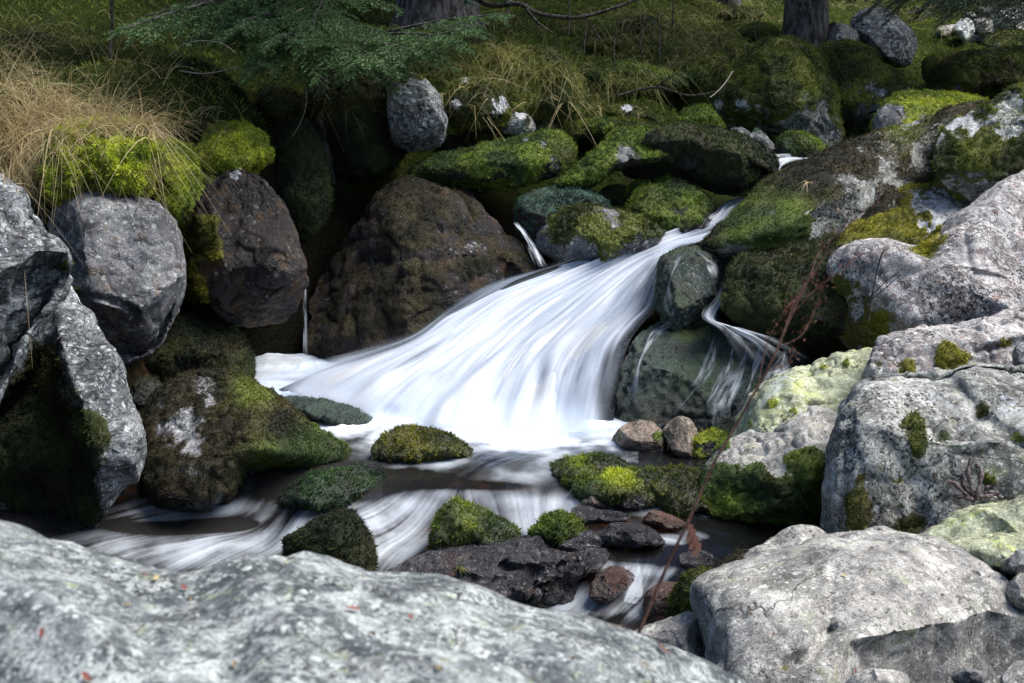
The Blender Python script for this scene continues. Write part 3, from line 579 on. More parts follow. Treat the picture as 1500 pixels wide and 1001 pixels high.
rock('boulder', 'rounded grey boulder under the bright moss cushion, dark below a cracked ledge', BO,
 [(66,345),(82,298),(110,279),(160,275),(210,288),(245,310),(265,345),(273,400),(266,450),(240,500),(200,525),(150,520),(110,490),(90,450),(80,400)],
 8.9, .55, 'grey', sub=7, lean=.15, p=2.7, cuts=5, rough=.8, folds=[([(70,425),(120,432),(165,450),(205,455),(240,425),(275,400)], 2.5)], creases=[([(110,432),(160,440),(200,458)], 6, .06)], pale=[(185,310,20,.4)], spots=[(112,425,10,1)], mc='olive')
rock('boulder', 'tall brown-purple boulder with yellow-green moss down its left flank', BO,
 [(258,385),(272,325),(300,275),(340,248),(378,252),(408,280),(430,330),(452,385),(447,432),(420,465),(370,480),(320,478),(280,452),(262,415)],
 9.7, .5, 'brown', sub=7, lean=.1, p=2.5, spots=[(290,370,36,1.7),(285,420,26,1.4),(300,320,22,.9),(330,440,30,.4)], mc='yellow', pale=[(345,258,8,1),(335,330,14,.4)], wet=.1)
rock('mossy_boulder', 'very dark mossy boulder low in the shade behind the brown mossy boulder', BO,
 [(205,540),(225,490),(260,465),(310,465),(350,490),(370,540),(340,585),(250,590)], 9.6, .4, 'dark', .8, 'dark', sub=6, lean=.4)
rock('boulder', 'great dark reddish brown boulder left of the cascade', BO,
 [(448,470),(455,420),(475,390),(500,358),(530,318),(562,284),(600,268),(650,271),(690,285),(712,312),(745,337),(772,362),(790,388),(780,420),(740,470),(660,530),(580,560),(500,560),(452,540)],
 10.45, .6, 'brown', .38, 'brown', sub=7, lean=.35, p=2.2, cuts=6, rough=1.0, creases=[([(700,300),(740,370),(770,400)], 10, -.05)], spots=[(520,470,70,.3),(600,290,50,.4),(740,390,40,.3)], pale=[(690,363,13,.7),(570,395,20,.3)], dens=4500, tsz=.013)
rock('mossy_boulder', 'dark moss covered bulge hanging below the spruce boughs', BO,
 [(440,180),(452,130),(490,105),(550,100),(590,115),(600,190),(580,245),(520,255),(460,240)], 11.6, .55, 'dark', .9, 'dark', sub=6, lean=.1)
rock('boulder', 'upright furrowed blue-grey boulder beside the dark moss bulge', BO,
 [(566,150),(572,122),(592,107),(618,112),(642,132),(654,165),(653,200),(640,216),(600,222),(572,205)], 11.2, .4, 'stripe', sub=7, lean=0, p=2.7, pale=[(585,140,14,.6)], spots=[(590,112,14,1.2),(615,116,10,1)], mc='olive')
rock('mossy_boulder', 'mossy boulder with white lichen crust on its right shoulder, mid bank', BO,
 [(652,165),(658,132),(680,113),(712,119),(736,140),(747,162),(737,182),(700,188),(665,184)], 11.4, .4, 'dark', .72, 'olive', sub=6, lean=.2, pale=[(735,152,13,1),(668,152,7,1),(683,117,9,.8)])
rock('stone', 'white crusted stone tucked below the mossy boulder on the bank', ST, [(733,185),(742,168),(762,163),(778,170),(785,190),(765,200),(742,198)], 11.5, .2, 'lichen', .3, 'dark', sub=6, pale=[(762,172,13,1)])
rock('mossy_boulder', 'broad olive moss block under dangling grass, upper middle bank', BO,
 [(690,120),(712,85),(750,68),(805,72),(842,98),(860,138),(852,168),(800,185),(755,182),(715,160)], 12.0, .5, 'dark', .98, 'olive', sub=6, lean=.1)
rock('mossy_boulder', 'long flat mossy boulder lying across the dark gap in mid bank', BO,
 [(598,255),(620,236),(680,222),(740,205),(790,195),(822,195),(840,215),(834,245),(800,262),(740,275),(680,275),(620,272)],
 11.0, .5, 'dark', .72, 'green', sub=7, lean=.7, pale=[(795,212,8,.9),(770,205,7,.8),(725,213,10,.5)], folds=[([(600,258),(680,238),(780,240),(840,235)], 1.0)])
rock('mossy_stone', 'low dark mossy stone left behind the long flat mossy boulder', ST, ell(670,217,30,16,4,10,.06,31), 11.7, .25, 'dark', .85, 'dark', sub=6)
rock('mossy_stone', 'round olive mossy stone behind the long flat mossy boulder', ST, ell(716,203,20,17,0,9,.06,32), 11.7, .2, 'dark', .95, 'olive', sub=6)
rock('mossy_boulder', 'wide green boulder with purple-grey bare lip sloping left over a dark hollow', BO,
 [(818,268),(845,243),(878,216),(900,193),(940,188),(1000,196),(1015,230),(965,244),(935,242),(895,252),(865,272),(835,278)],
 11.0, .45, 'grey', .68, 'green', sub=7, lean=.9, p=2.3, folds=[([(820,270),(870,262),(920,238),(1010,222)], 2.0)], spots=[(918,228,16,-1.0)])
rock('mossy_boulder', 'broad black-green boulder at the top of the cascade, left of the upper chute', BO,
 [(930,240),(940,208),(962,190),(1010,184),(1070,194),(1110,211),(1137,240),(1132,270),(1100,288),(1040,282),(1000,272),(950,265)],
 10.9, .5, 'dark', .66, 'dark', sub=7, lean=.5, folds=[([(930,215),(1000,205),(1060,215),(1090,230)], 1.4)], spots=[(1000,190,50,.6),(1110,240,25,.4)], wet=.2)
rock('mossy_boulder', 'brownish mossy boulder right of the great dark boulder', BO,
 [(753,312),(765,288),(800,277),(850,276),(880,289),(892,312),(860,350),(800,370),(765,350)], 10.7, .4, 'brown', .6, 'teal', sub=6, lean=.4, wetz=.6)
rock('boulder', 'low rounded grey and moss boulder just above the cascade lip', BO,
 [(782,338),(800,312),(850,302),(900,307),(950,322),(975,345),(940,372),(870,385),(820,388),(790,368)], 10.35, .4, 'grey', .45, 'olive', sub=7, lean=.5, wet=.25, pale=[(900,325,14,.5)], spots=[(840,306,40,.7),(930,330,20,.5)])
rock('mossy_boulder', 'dark brown mossy boulder in the shade left of the upper stream', BO,
 [(912,305),(920,275),(940,262),(985,262),(1022,276),(1042,300),(1036,330),(1000,345),(950,335),(922,325)], 10.75, .4, 'dark', .62, 'green', sub=6, lean=.4, wet=.2)
rock('stone', 'small dark rock wedged beneath the wide green boulder', ST, ell(900,290,22,18,0,9,.06,35), 11.1, .2, 'dark', .7, 'dark', sub=5)
rock('stone', 'little dark stone on the brown mossy boulder beneath the broad black-green one', ST, ell(938,252,25,14,8,9,.06,36), 11.3, .2, 'dark', .6, 'teal', sub=5)
rock('stone', 'tiny wet stone at the left side of the upper stream', ST, ell(1012,330,26,14,-10,9,.06,37), 10.5, .15, 'wet', .5, 'teal', sub=5, wet=.4)
# -- back of the bank
rock('mossy_boulder', 'big domed mossy boulder with white crust under its left edge, upper right bank', BO,
 [(1043,150),(1058,112),(1098,76),(1135,56),(1170,60),(1200,84),(1222,120),(1228,160),(1238,205),(1200,225),(1140,215),(1080,190),(1048,172)],
 13.2, .7, 'lichen', .6, 'olive', sub=7, lean=.45, p=2.4, folds=[([(1040,158),(1100,160),(1170,150),(1225,140)], 1.5)], spots=[(1160,100,70,1.0),(1080,120,40,.6),(1190,190,40,-1.1)], pale=[(1052,152,8,1),(1090,156,14,1),(1175,143,12,.6),(1110,158,5,1)])
rock('mossy_stone', 'mossy stone standing in the upper stream under the domed boulder', ST, [(1136,222),(1140,203),(1165,195),(1190,200),(1210,220),(1195,232),(1155,232)], 12.3, .25, 'grey', .6, 'green', sub=6, lean=.5)
rock('stone', 'pale pointed stone left of the upper chute', ST, [(1095,210),(1100,195),(1108,187),(1120,196),(1136,218),(1118,226),(1100,222)], 12.2, .15, 'grey', .2, 'teal', sub=5)
rock('stone', 'small flat greenish stone behind the broad black-green boulder', ST, ell(1086,196,16,9,10,9,.06,41), 12.5, .15, 'grey', .3, 'teal', sub=5)
rock('mossy_boulder', 'rugged dark boulder with moss draped over it, right of the domed boulder', BO,
 [(1212,130),(1232,95),(1268,85),(1300,95),(1322,118),(1345,140),(1358,165),(1340,190),(1290,195),(1240,185)], 13.8, .6, 'grey', .55, 'olive', sub=7, lean=.4, cuts=9, folds=[([(1215,145),(1270,150),(1350,165)], 1.4)])
rock('boulder', 'tall blue-grey boulder leaning behind the rugged mossy boulder', BO,
 [(1248,60),(1250,25),(1268,12),(1300,12),(1325,32),(1345,62),(1338,88),(1310,100),(1270,80)], 15.5, .5, 'stripe', sub=7, lean=.2, cuts=9)
rock('stone', 'small grey stone left of the tall blue-grey boulder, by the trunk', ST, [(1205,62),(1212,40),(1232,34),(1252,44),(1262,66),(1240,76),(1215,74)], 15.2, .3, 'grey', .3, 'dark', sub=6)
rock('mossy_boulder', 'dark mossy hump at the foot of the right tree trunk', BO, ell(1240,85,45,24,5,10,.06,43), 14.6, .4, 'dark', .85, 'olive', sub=6)
rock('mossy_boulder', 'wide flat mossy boulder at the upper right edge', BO,
 [(1350,105),(1362,82),(1400,76),(1450,74),(1520,80),(1580,100),(1560,140),(1480,140),(1420,150),(1370,145)], 14.5, .6, 'grey', .68, 'olive', sub=7, lean=.7, folds=[([(1350,118),(1430,122),(1560,115)], 1.4)])
rock('mossy_boulder', 'boulder with glowing yellow-green moss cap above the diagonal boulder', BO,
 [(1278,190),(1285,165),(1305,145),(1330,138),(1380,137),(1425,140),(1448,152),(1420,195),(1340,215),(1290,210)], 12.2, .5, 'grey', .6, 'lime', sub=7, lean=.6, spots=[(1380,140,50,.8),(1300,170,22,-1.2)])
rock('mossy_boulder', 'dark mossy rock under the far pale stones, upper right corner', BO, [(1440,66),(1455,50),(1490,46),(1540,55),(1550,85),(1470,85)], 17, .5, 'grey', .6, 'olive', sub=6)
for k, (u_, v_, a_, b_, lb) in enumerate([(1411,44,16,16,'rounded white stone, leftmost tall one of the far sunlit stones'), (1386,46,17,10,'low white slab left of the far rounded white stone'),
     (1442,40,20,14,'far sunlit stone just right of the rounded white one'), (1472,28,26,16,'largest far sunlit stone near the upper right corner'), (1502,40,18,16,'far sunlit stone cut by the right edge of the picture'), (1450,56,22,8,'flat far stone in front of the other sunlit stones'),
     (1430,58,12,7,'small far sunlit stone below the rounded white one'), (1448,18,16,9,'far sunlit stone behind the largest one, to its left'), (1496,14,20,10,'far sunlit stone highest in the upper right corner'), (1480,48,14,8,'small far sunlit stone below the largest one'), (1372,60,12,6,'small grey white stone under the low white slab'), (1422,24,10,6,'little far stone perched behind the rounded white one')]):
    rock('stone', lb, ST, ell(u_, v_, a_, b_, 0, 8, .16, 50 + k), 19.0 + k * .15, .4, 'cream' if k % 3 else 'pale', sub=5, group='far sunlit stones', rough=1.8)
rock('mossy_boulder', 'mossy mound with grass tufts left of the domed boulder', BO, [(975,130),(990,90),(1020,60),(1070,52),(1100,75),(1080,110),(1050,150),(1000,160)], 14, .6, 'dark', .95, 'olive', sub=6)
rock('mossy_boulder', 'smooth mossy bank stone beneath the overhanging grass clump', BO, [(835,200),(845,182),(880,175),(930,178),(965,188),(940,205),(880,212)], 12.1, .35, 'dark', .9, 'olive', sub=6, lean=.8)
rock('mossy_boulder', 'long mossy hump crossing the bank behind the hanging grass', BO, [(850,115),(880,95),(930,95),(985,108),(1010,125),(960,140),(900,140)], 13.3, .4, 'dark', .95, 'green', sub=6, lean=.5)
rock('mossy_stone', 'white spotted mossy stone right of the smooth mossy bank stone', ST, [(890,165),(905,155),(930,155),(950,168),(940,182),(905,182)], 12.5, .25, 'lichen', .7, 'olive', sub=6, pale=[(918,160,9,1)])
rock('mossy_stone', 'small round mossy knob above the wide green boulder', ST, ell(955,178,20,11,0,9,.06,61), 12.4, .2, 'dark', .9, 'olive', sub=5)
rock('mossy_boulder', 'bright mossy shoulder in front of the domed boulder', BO, [(985,190),(1000,165),(1030,155),(1052,170),(1060,195),(1020,205)], 12.8, .35, 'dark', .9, 'green', sub=6)
for (u_, v_, a_, b_, ro, d_, mc_, lb) in [(885,62,34,13,-8,14.6,'olive','low mossy stone half sunk in the grass under the sagging dead branch'),(1015,118,30,13,5,13.6,'green','mossy stone between the long mossy hump and the domed boulder'),
     (795,185,26,12,0,11.9,'dark','dark mossy stone at the foot of the broad olive moss block'),(880,185,24,10,-5,12.0,'green','little green mossy stone left of the smooth mossy bank stone'),(410,150,40,22,10,11.2,'dark','dark mossy hummock under the lowest spruce boughs'),
     (1110,48,26,12,0,15.4,'olive','mossy stone behind the domed boulder, left of the dark trunk'),(330,150,38,15,-6,11.0,'olive','low olive moss hummock above the lime green cushion'),(230,130,46,18,4,10.9,'dark','dark moss hummock in the shade behind the straw grass'),
     (700,60,30,14,0,14.2,'olive','olive moss hummock right of the old thick trunk'),(940,40,34,14,6,15.6,'dark','dark mossy hummock between the dead stems'),(1085,20,30,10,0,18,'olive','mossy hummock at the top edge left of the dark trunk')]:
    rock('mossy_stone', lb, ST, ell(u_, v_, a_, b_, ro, 9, .12, int(u_)), d_, .35, 'dark', .9, mc_, sub=6, lean=.6, rough=1.8)
# -- moss cushions on the left bank
rock('moss_cushion', 'brilliant yellow-green moss cushion on the rounded grey boulder, left bank', 'moss',
 [(60,270),(66,215),(95,180),(150,172),(205,185),(232,215),(234,250),(222,280),(190,290),(165,275),(110,288),(80,295)], 9.0, .4, 'dark', 1.0, 'lime', sub=7, lean=.5, dens=12000, tsz=.02, spots=[(150,240,26,-.9),(185,205,14,-.5),(95,250,16,-.5)], rough=3.2, cuts=14)
rock('moss_cushion', 'lime green moss cushion in the grass between the two left boulders', 'moss',
 [(255,240),(268,200),(300,178),(350,178),(390,195),(400,235),(360,260),(300,265)], 10.2, .4, 'dark', 1.0, 'lime', sub=6, lean=1.0, dens=9000, rough=3.0, cuts=14, spots=[(330,215,16,-.6)])
rock('moss_cushion', 'low green moss cushion spilling down beside the rounded grey boulder', 'moss',
 [(225,225),(250,205),(280,225),(290,265),(275,310),(250,325),(232,290)], 9.5, .3, 'dark', 1.0, 'lime', sub=6, lean=.6, dens=9000, rough=3.0, cuts=14, spots=[(255,290,20,-.5)])
rock('moss_cushion', 'dark moss curtain hanging between the brown-purple boulder and the spruce', 'moss',
 [(385,270),(390,210),(420,180),(455,180),(480,240),(480,310),(450,350),(420,330)], 10.9, .4, 'dark', 1.0, 'dark', sub=6, lean=.1)
rock('moss_cushion', 'olive moss hanging over the left side of the brown-purple boulder', 'moss',
 [(240,300),(250,262),(285,245),(320,250),(335,270),(300,300),(275,350),(255,345)], 9.9, .3, 'dark', 1.0, 'olive', sub=6, lean=.2)
# ---------------------------------------------------------------- water
def loft(lines, n, m, name, mat, seed, foam0=0.85, edge=0.12, dark=(), lump=0.05, bow=0.0, streak=(46, 2.6), label=None, back=0.0, top=0.0, bot=0.0, hole=0.5):
    L = np.array([catmull(l, n, False) for l in lines])                 # k x n x 3 in u,v,d
    k = len(L); s = np.linspace(0, 1, m)
    A = np.stack([np.stack([np.interp(s, np.linspace(0, 1, k), L[:, i, c]) for c in range(3)], -1) for i in range(n)])   # n x m x 3
    if k == 3:
        a, b, c = L[0][:, None], L[1][:, None], L[2][:, None]; t = s[None, :, None]
        A = a * (1 - t) * (1 - 2 * t) + b * 4 * t * (1 - t) + c * t * (2 * t - 1)
    V = UVD(A[..., 0], A[..., 1], A[..., 2] + back)
    ti, si = np.meshgrid(np.linspace(0, 1, n), s, indexing='ij')
    nr = np.array([0, -0.75, 0.66])
    q = np.stack([si * 4.5, ti * 2.2, np.full_like(si, seed)], -1).reshape(-1, 3)
    lm = fbm(q, 3, seed).reshape(n, m)
    q2 = np.stack([si * streak[0] + 0.8 * np.sin(ti * 5), ti * streak[1], np.full_like(si, seed + 3)], -1).reshape(-1, 3)
    st = (fbm(q2, 3, seed + 1, 0.65)).reshape(n, m)
    q3 = np.stack([si * streak[0] * .28, ti * streak[1] * 1.3, np.full_like(si, seed + 9)], -1).reshape(-1, 3)
    st2 = fbm(q3, 3, seed + 5).reshape(n, m)
    fade = ss(0, .15, ti) * ss(0, .08, 1 - ti) * .5 + .5
    st3 = fbm(np.stack([si * 6 + .25 * lm, ti * 3.2 + .3 * lm, np.full_like(si, seed + 20)], -1).reshape(-1, 3), 3, seed + 7, .45).reshape(n, m)
    ch = 1 - .75 * ss(.80, 1.0, ti); st = st * ch; st2 = st2 * ch
    V = V + (lm * lump * fade + st3 * lump * .25 + (st * .0010 + st2 * 0.010) * min(1, lump * 20))[..., None] * nr + (bow * np.sin(np.pi * si))[..., None] * nr
    u, v = A[..., 0], A[..., 1]
    f = foam0 + 0.14 + 0.06 * st + 0.16 * st2 + .22 * lm + .22 * st3
    al = foam0 + .25 * hole * st + .8 * hole * st2 + .7 * hole * lm + .7 * hole * st3 + 0.46
    for (du, dv, ru, rv, a_) in dark:
        g = np.exp(-((u - du) / ru) ** 2 - ((v - dv) / rv) ** 2); al = al - a_ * g; f = f - a_ * .6 * g
    e = np.minimum(si, 1 - si); al = al * ss(0, edge * 1.6, e * (1 + .9 * st2 + .9 * st3)) ** 1.2
    if top: al = al * ss(0, top, ti)
    if bot: al = al * ss(0, bot, 1 - ti)
    o = mesh(name, V.reshape(-1, 3), gridfaces(n, m), mat, attrs={'foam': np.clip(f, 0, 1).ravel(), 'alpha': np.clip(al, 0, 1).ravel(),
             'moss': np.clip(.5 + .5 * lm, 0, .6).ravel(), 'pale': np.zeros(n * m), 'wet': np.ones(n * m)}, cols={'mosscol': np.tile([.02, .03, .02], (n * m, 1))})
    tag(o, label, kind='structure'); return o, V
LFT = [(1112,282,11.2),(1062,294,11.0),(1038,318,10.75),(975,342,10.5),(885,366,10.2),(800,390,10.0),(715,415,9.65),(650,450,9.45),(600,485,9.35),(530,508,9.3),(450,532,9.25),(375,562,9.3)]
MID = [(1118,284,11.15),(1072,306,10.9),(1045,332,10.6),(985,354,10.3),(925,378,10.1),(865,408,9.9),(812,440,9.7),(760,480,9.5),(715,520,9.25),(682,558,9.0),(655,596,8.75),(632,640,8.42)]
RGT = [(1124,288,11.1),(1082,322,10.8),(1048,352,10.4),(995,368,10.0),(976,388,9.75),(970,420,9.5),(962,452,9.25),(938,476,9.05),(920,505,8.85),(910,545,8.65),(902,590,8.5),(897,634,8.36)]
DK = [(940,430,26,40,.45),(955,395,16,30,.45),(640,552,26,12,.3),(575,600,22,14,.5),(700,590,14,40,.15),(885,560,7,60,.40),(858,560,6,50,.3),(690,560,30,12,-.1),(830,330,60,16,0)]
LFB = [tuple(np.array(a) + .13 * (np.array(b) - np.array(a))) for a, b in zip(LFT, MID)]
bedo, _ = loft([LFB, MID, RGT], 90, 70, 'bedrock', M['wet'], 3, back=.16, lump=.10, label=None)
fall, FV = loft([LFT, MID, RGT], 560, 420, 'waterfall', M['fall'], 5, foam0=.72, edge=.06, dark=DK, lump=.09, hole=.42, bot=.035, streak=(75, 1.3))
fall2, _ = loft([[(a, b - 7, c - .04) for a, b, c in LFT], [(a, b, c - .06) for a, b, c in MID], [(a - 3, b, c - .05) for a, b, c in RGT]], 520, 380, 'waterfall', M['fall'], 11, foam0=.22, edge=.22, dark=DK, lump=.10, hole=.5, bot=.05, streak=(70, 1.3))
sm = M['fall']
loft([[(1215,224,12.3),(1170,226,12.15),(1128,228,11.8),(1128,250,11.6),(1122,275,11.4)], [(1225,236,12.2),(1180,236,12.05),(1150,242,11.7),(1142,262,11.5),(1136,292,11.3)]], 120, 60, 'waterfall', sm, 21, foam0=.6, edge=.12, lump=.02, streak=(20, 2))
loft([[(750,326,10.3),(760,342,10.2),(770,362,10.1),(782,390,9.9)], [(759,324,10.3),(774,342,10.2),(789,365,10.1),(806,396,9.9)]], 80, 30, 'side_trickle', sm, 22, foam0=.35, hole=.7, top=.15, bot=.2, edge=.3, lump=.01, streak=(7, 2))
loft([[(443,415,10.5),(443,440,10.3),(443,480,10.2),(443,530,10.1)], [(450,412,10.5),(450,440,10.3),(452,480,10.2),(454,530,10.1)]], 80, 24, 'side_trickle', sm, 23, foam0=.0, edge=.3, lump=.01, streak=(6, 2), top=.15, bot=.2)
loft([[(1058,384,9.6),(1060,400,9.35),(1046,430,9.15),(1026,462,8.85),(1045,480,8.55),(1065,505,8.4),(1080,545,8.3)], [(1090,380,9.5),(1076,402,9.3),(1066,440,9.1),(1056,470,8.8),(1095,482,8.55),(1150,498,8.45),(1215,528,8.4)]], 220, 70, 'side_stream', sm, 24, foam0=.35, edge=.25, lump=.03, streak=(20, 4), top=.06, bot=.45, hole=.8)
# stream surface: height field with flow-aligned streaks
Z = .45
WP = [(400,575,0),(400,600,0),(500,640,0),(600,640,.02),(700,640,.02),(900,650,0),(1030,690,0),(1000,670,0),(600,695,0),(700,712,0),(800,712,0),(520,680,0),(640,722,-.02),(740,726,-.02),(830,735,-.05),
 (400,695,-.01),(370,712,-.12),(350,735,-.30),(250,745,-.34),(180,750,-.36),(150,800,-.50),(280,830,-.55),(330,790,-.42),(400,790,-.42),(430,762,-.22),(460,745,-.1),(560,722,-.02),(380,752,-.36),
 (570,775,-.30),(600,812,-.36),(560,835,-.42),(620,750,-.18),(560,745,-.14),(740,750,-.2),(780,760,-.22),(820,765,-.2),(700,735,-.1),(860,790,-.25),(930,758,-.1),(1000,762,-.12),(1010,785,-.18),(980,805,-.25),(930,818,-.32),(1000,850,-.42),
 (900,835,-.36),(860,862,-.55),(820,888,-.65),(940,880,-.62),(920,905,-.65),(1000,900,-.62),(760,900,-.65),(1060,790,-.2),(1100,820,-.2)]
wp = np.array([UVD(u, v, dz(v, z * Z)) for u, v, z in WP]); WFn = tps(wp[:, :2], wp[:, 2], 0.004)
st = .0085; xs = np.arange(-3.1, 2.3, st); ys = np.arange(5.2, 9.9, st); X, Y = np.meshgrid(xs, ys); ny, nx = X.shape
cz = np.stack([X[::6, ::6].ravel(), Y[::6, ::6].ravel()], 1); zc = WFn(cz).reshape(X[::6, ::6].shape)
def upsample(a, r, c):
    t = np.stack([np.interp(np.arange(c) / 6, np.arange(a.shape[1]), row) for row in a]); return np.stack([np.interp(np.arange(r) / 6, np.arange(a.shape[0]), t[:, j]) for j in range(c)], 1)
Zw = upsample(zc, ny, nx); Zw = np.clip(Zw, -.42, .03)
FA = [(650,640,620,690),(800,640,760,690),(900,645,870,690),(700,690,640,715),(560,690,480,720),(600,715,560,760),(850,700,800,740),(500,650,450,680),(420,700,360,735),(350,735,240,760),(400,745,300,800),(330,790,220,830),(250,750,180,775),(200,780,150,820),
 (480,735,430,775),(640,725,590,780),(590,780,540,830),(620,740,560,770),(740,728,760,760),(700,735,760,775),(790,745,770,790),(820,760,870,790),(950,700,1020,690),(960,760,1040,775),(1000,770,1040,790),(1040,800,960,830),(900,810,860,850),(980,820,920,870),(960,840,900,900),(860,850,820,890),(1000,800,950,830),(870,790,960,790),(940,860,880,900),
 (450,590,400,600),(550,610,480,630),(430,770,330,800)]
fa = []
for a, b, c, d in FA:
    p = UVD(a, b, dz(b, -.05)); q = UVD(c, d, dz(d, -.1)); v_ = (q - p)[:2]; fa.append((*((p + q) / 2)[:2], *(v_ / np.linalg.norm(v_))))
fa = np.array(fa)
cx = cz; d2 = ((cx[:, None] - fa[None, :, :2]) ** 2).sum(-1); wg = np.exp(-d2 / (2 * .16 ** 2)) + 1e-6 * np.exp(-d2); vec = (wg @ fa[:, 2:]) / wg.sum(1)[:, None]
wob = np.stack([pn(np.concatenate([cx * 2.3, np.zeros((len(cx), 1))], 1), 3), pn(np.concatenate([cx * 2.3, np.ones((len(cx), 1))], 1), 4)], 1); vec = vec + .35 * wob
vec /= np.linalg.norm(vec, axis=1)[:, None] + 1e-9
vx = upsample(vec[:, 0].reshape(zc.shape), ny, nx); vy = upsample(vec[:, 1].reshape(zc.shape), ny, nx)
def lic(noise, L):
    acc = noise.copy(); ww = 1.0
    for sgn in (1, -1):
        px_, py_ = np.meshgrid(np.arange(nx, dtype=float), np.arange(ny, dtype=float))
        for k in range(L):
            i = np.clip(py_.round().astype(int), 0, ny - 1); j = np.clip(px_.round().astype(int), 0, nx - 1)
            px_ = px_ + sgn * vx[i, j]; py_ = py_ + sgn * vy[i, j]
            i = np.clip(py_.round().astype(int), 0, ny - 1); j = np.clip(px_.round().astype(int), 0, nx - 1)
            acc += noise[i, j]
    acc /= (2 * L + 1); return (acc - acc.mean()) / acc.std()
rl = np.random.default_rng(3)
n1 = rl.normal(size=(ny, nx)); n1 = (n1 + np.roll(n1, 1, 0) + np.roll(n1, 1, 1) + np.roll(np.roll(n1, 1, 0), 1, 1)) / 2
n2 = rl.normal(size=(ny // 6 + 2, nx // 6 + 2)); n2 = upsample(n2, ny, nx)
LA = lic(n1, 34); LC = LA * (.10 + .18 * ss(700, 740, proj(np.stack([X, Y, Zw], -1))[1])) + lic(n2, 48) * .6
WV = np.stack([X, Y, Zw], -1); wu, wv_, _ = proj(WV)
# aerated water: where it lands, and where it runs steep
foot = [(375,572),(420,590),(500,612),(560,628),(640,638),(760,640),(897,637)]
sdp = np.abs(segdist(wu, wv_, foot)); below = segdist(wu, wv_, foot)
wfb = fbm(np.stack([X.ravel() * 3.2, Y.ravel() * 3.2, 0 * X.ravel()], 1), 4, 44).reshape(X.shape)
foam = 1.25 * np.exp(-(np.maximum(below, 0) / (24 * np.clip(1 + 1.3 * wfb, .35, 3))) ** 2) * (wu > 360) * (wu < 935) + 0.12 * np.exp(-(below / 60) ** 2) * (wu > 560) * (wu < 920)
gy_, gx_ = np.gradient(Zw, st); slope = np.hypot(gx_, gy_)
for (a, b, ru, rv, am) in [(240,745,60,16,.8),(340,742,36,9,.9),(180,800,70,22,.5),(330,800,90,14,.75),(420,778,55,16,.85),(290,815,60,18,.5),(560,770,48,26,.95),(610,745,50,16,.8),(540,812,45,22,.7),(600,800,50,24,.45),(670,722,50,8,.4),(480,738,40,10,.35),
    (800,750,60,18,.6),(750,735,70,10,.45),(770,775,25,16,.6),(850,730,30,10,.7),(850,785,40,10,.55),(960,790,40,8,.35),(1010,790,40,8,.3),(1000,752,40,6,.55),(980,745,30,5,.5),(880,830,50,9,.5),(850,872,30,12,.8),(820,885,60,14,.95),(960,838,30,8,.5),(930,860,30,14,.45),(980,865,30,10,.35),(940,893,60,9,.8),
    (720,660,110,12,.12),(820,690,50,22,.22),(740,700,90,14,.12),(690,650,160,10,.15),(880,660,30,10,.1),(430,590,50,12,.8),(500,612,60,10,.6),(1095,800,50,20,-.6),(350,705,26,12,.3),(480,700,60,14,-.2),(560,700,40,8,-.2),(980,680,60,14,-.5)]:
    foam = foam + am * np.exp(-((wu - a) / ru) ** 2 - ((wv_ - b) / rv) ** 2)
foam = foam * np.where(below > 26, .62, 1.0)
for (a, b, ru, rv, am) in [(500,715,60,16,.5),(440,700,50,14,.5),(600,700,60,14,.25),(640,742,14,20,.2),(520,800,30,14,.2),(330,770,60,8,.45),(230,775,60,9,.4),(700,712,60,6,.3),(960,815,60,8,.4),(1040,815,40,16,.6),(900,850,24,20,.3)]:
    foam = foam - am * np.exp(-((wu - a) / ru) ** 2 - ((wv_ - b) / rv) ** 2)
foam = np.maximum(foam, 0)
foam = foam * (1 - .35 * ss(640, 665, wv_) * ss(735, 715, wv_)) * np.clip(1 + .8 * wfb, .2, 2) * (1 + .15 * ss(715, 740, wv_)); foam = 1 - np.exp(-foam * .95); fm = np.clip(foam + (.12 + .30 * ss(700, 740, wv_)) * LC * np.sqrt(np.clip(foam, 0, 1)) * (1.05 - foam) , 0, 1)
Zw = Zw + .002 * LC * ss(0, .5, foam) + .03 * wfb * ss(.5, .95, foam) * ss(680, 655, wv_)
low = ss(700, 730, wv_)
depth_ = np.clip(.34 - .40 * ss(800, 960, wu) - .15 * ss(.3, 0, np.abs(wu - 700) / 1000) , .12, .8)
depth_ = np.where(wu < 560, .5, depth_)
WV = np.stack([X, Y, Zw], -1).reshape(-1, 3)
water = mesh('stream', WV, gridfaces(ny, nx), M['water'], attrs={'foam': fm.ravel(), 'lic': (LC * .25).ravel(), 'depth': depth_.ravel()})
tag(water, kind='structure')
# ---------------------------------------------------------------- vegetation
RV = np.concatenate(ROCKV); RF = np.concatenate(ROCKF)
gt = np.concatenate([GFc[:, [0, 1, 2]], GFc[:, [0, 2, 3]]])
ALLV = np.concatenate([GV, RV]); ALLF = np.concatenate([gt, RF + len(GV)])
bvh = BVHTree.FromPolygons(ALLV.tolist(), ALLF.tolist()); camp = Vector((0, 0, H))
def hit(u, v):
    t = Vector(UVD(u, v, 10.0)); r_ = bvh.ray_cast(camp, (t - camp).normalized(), 60)
    return r_
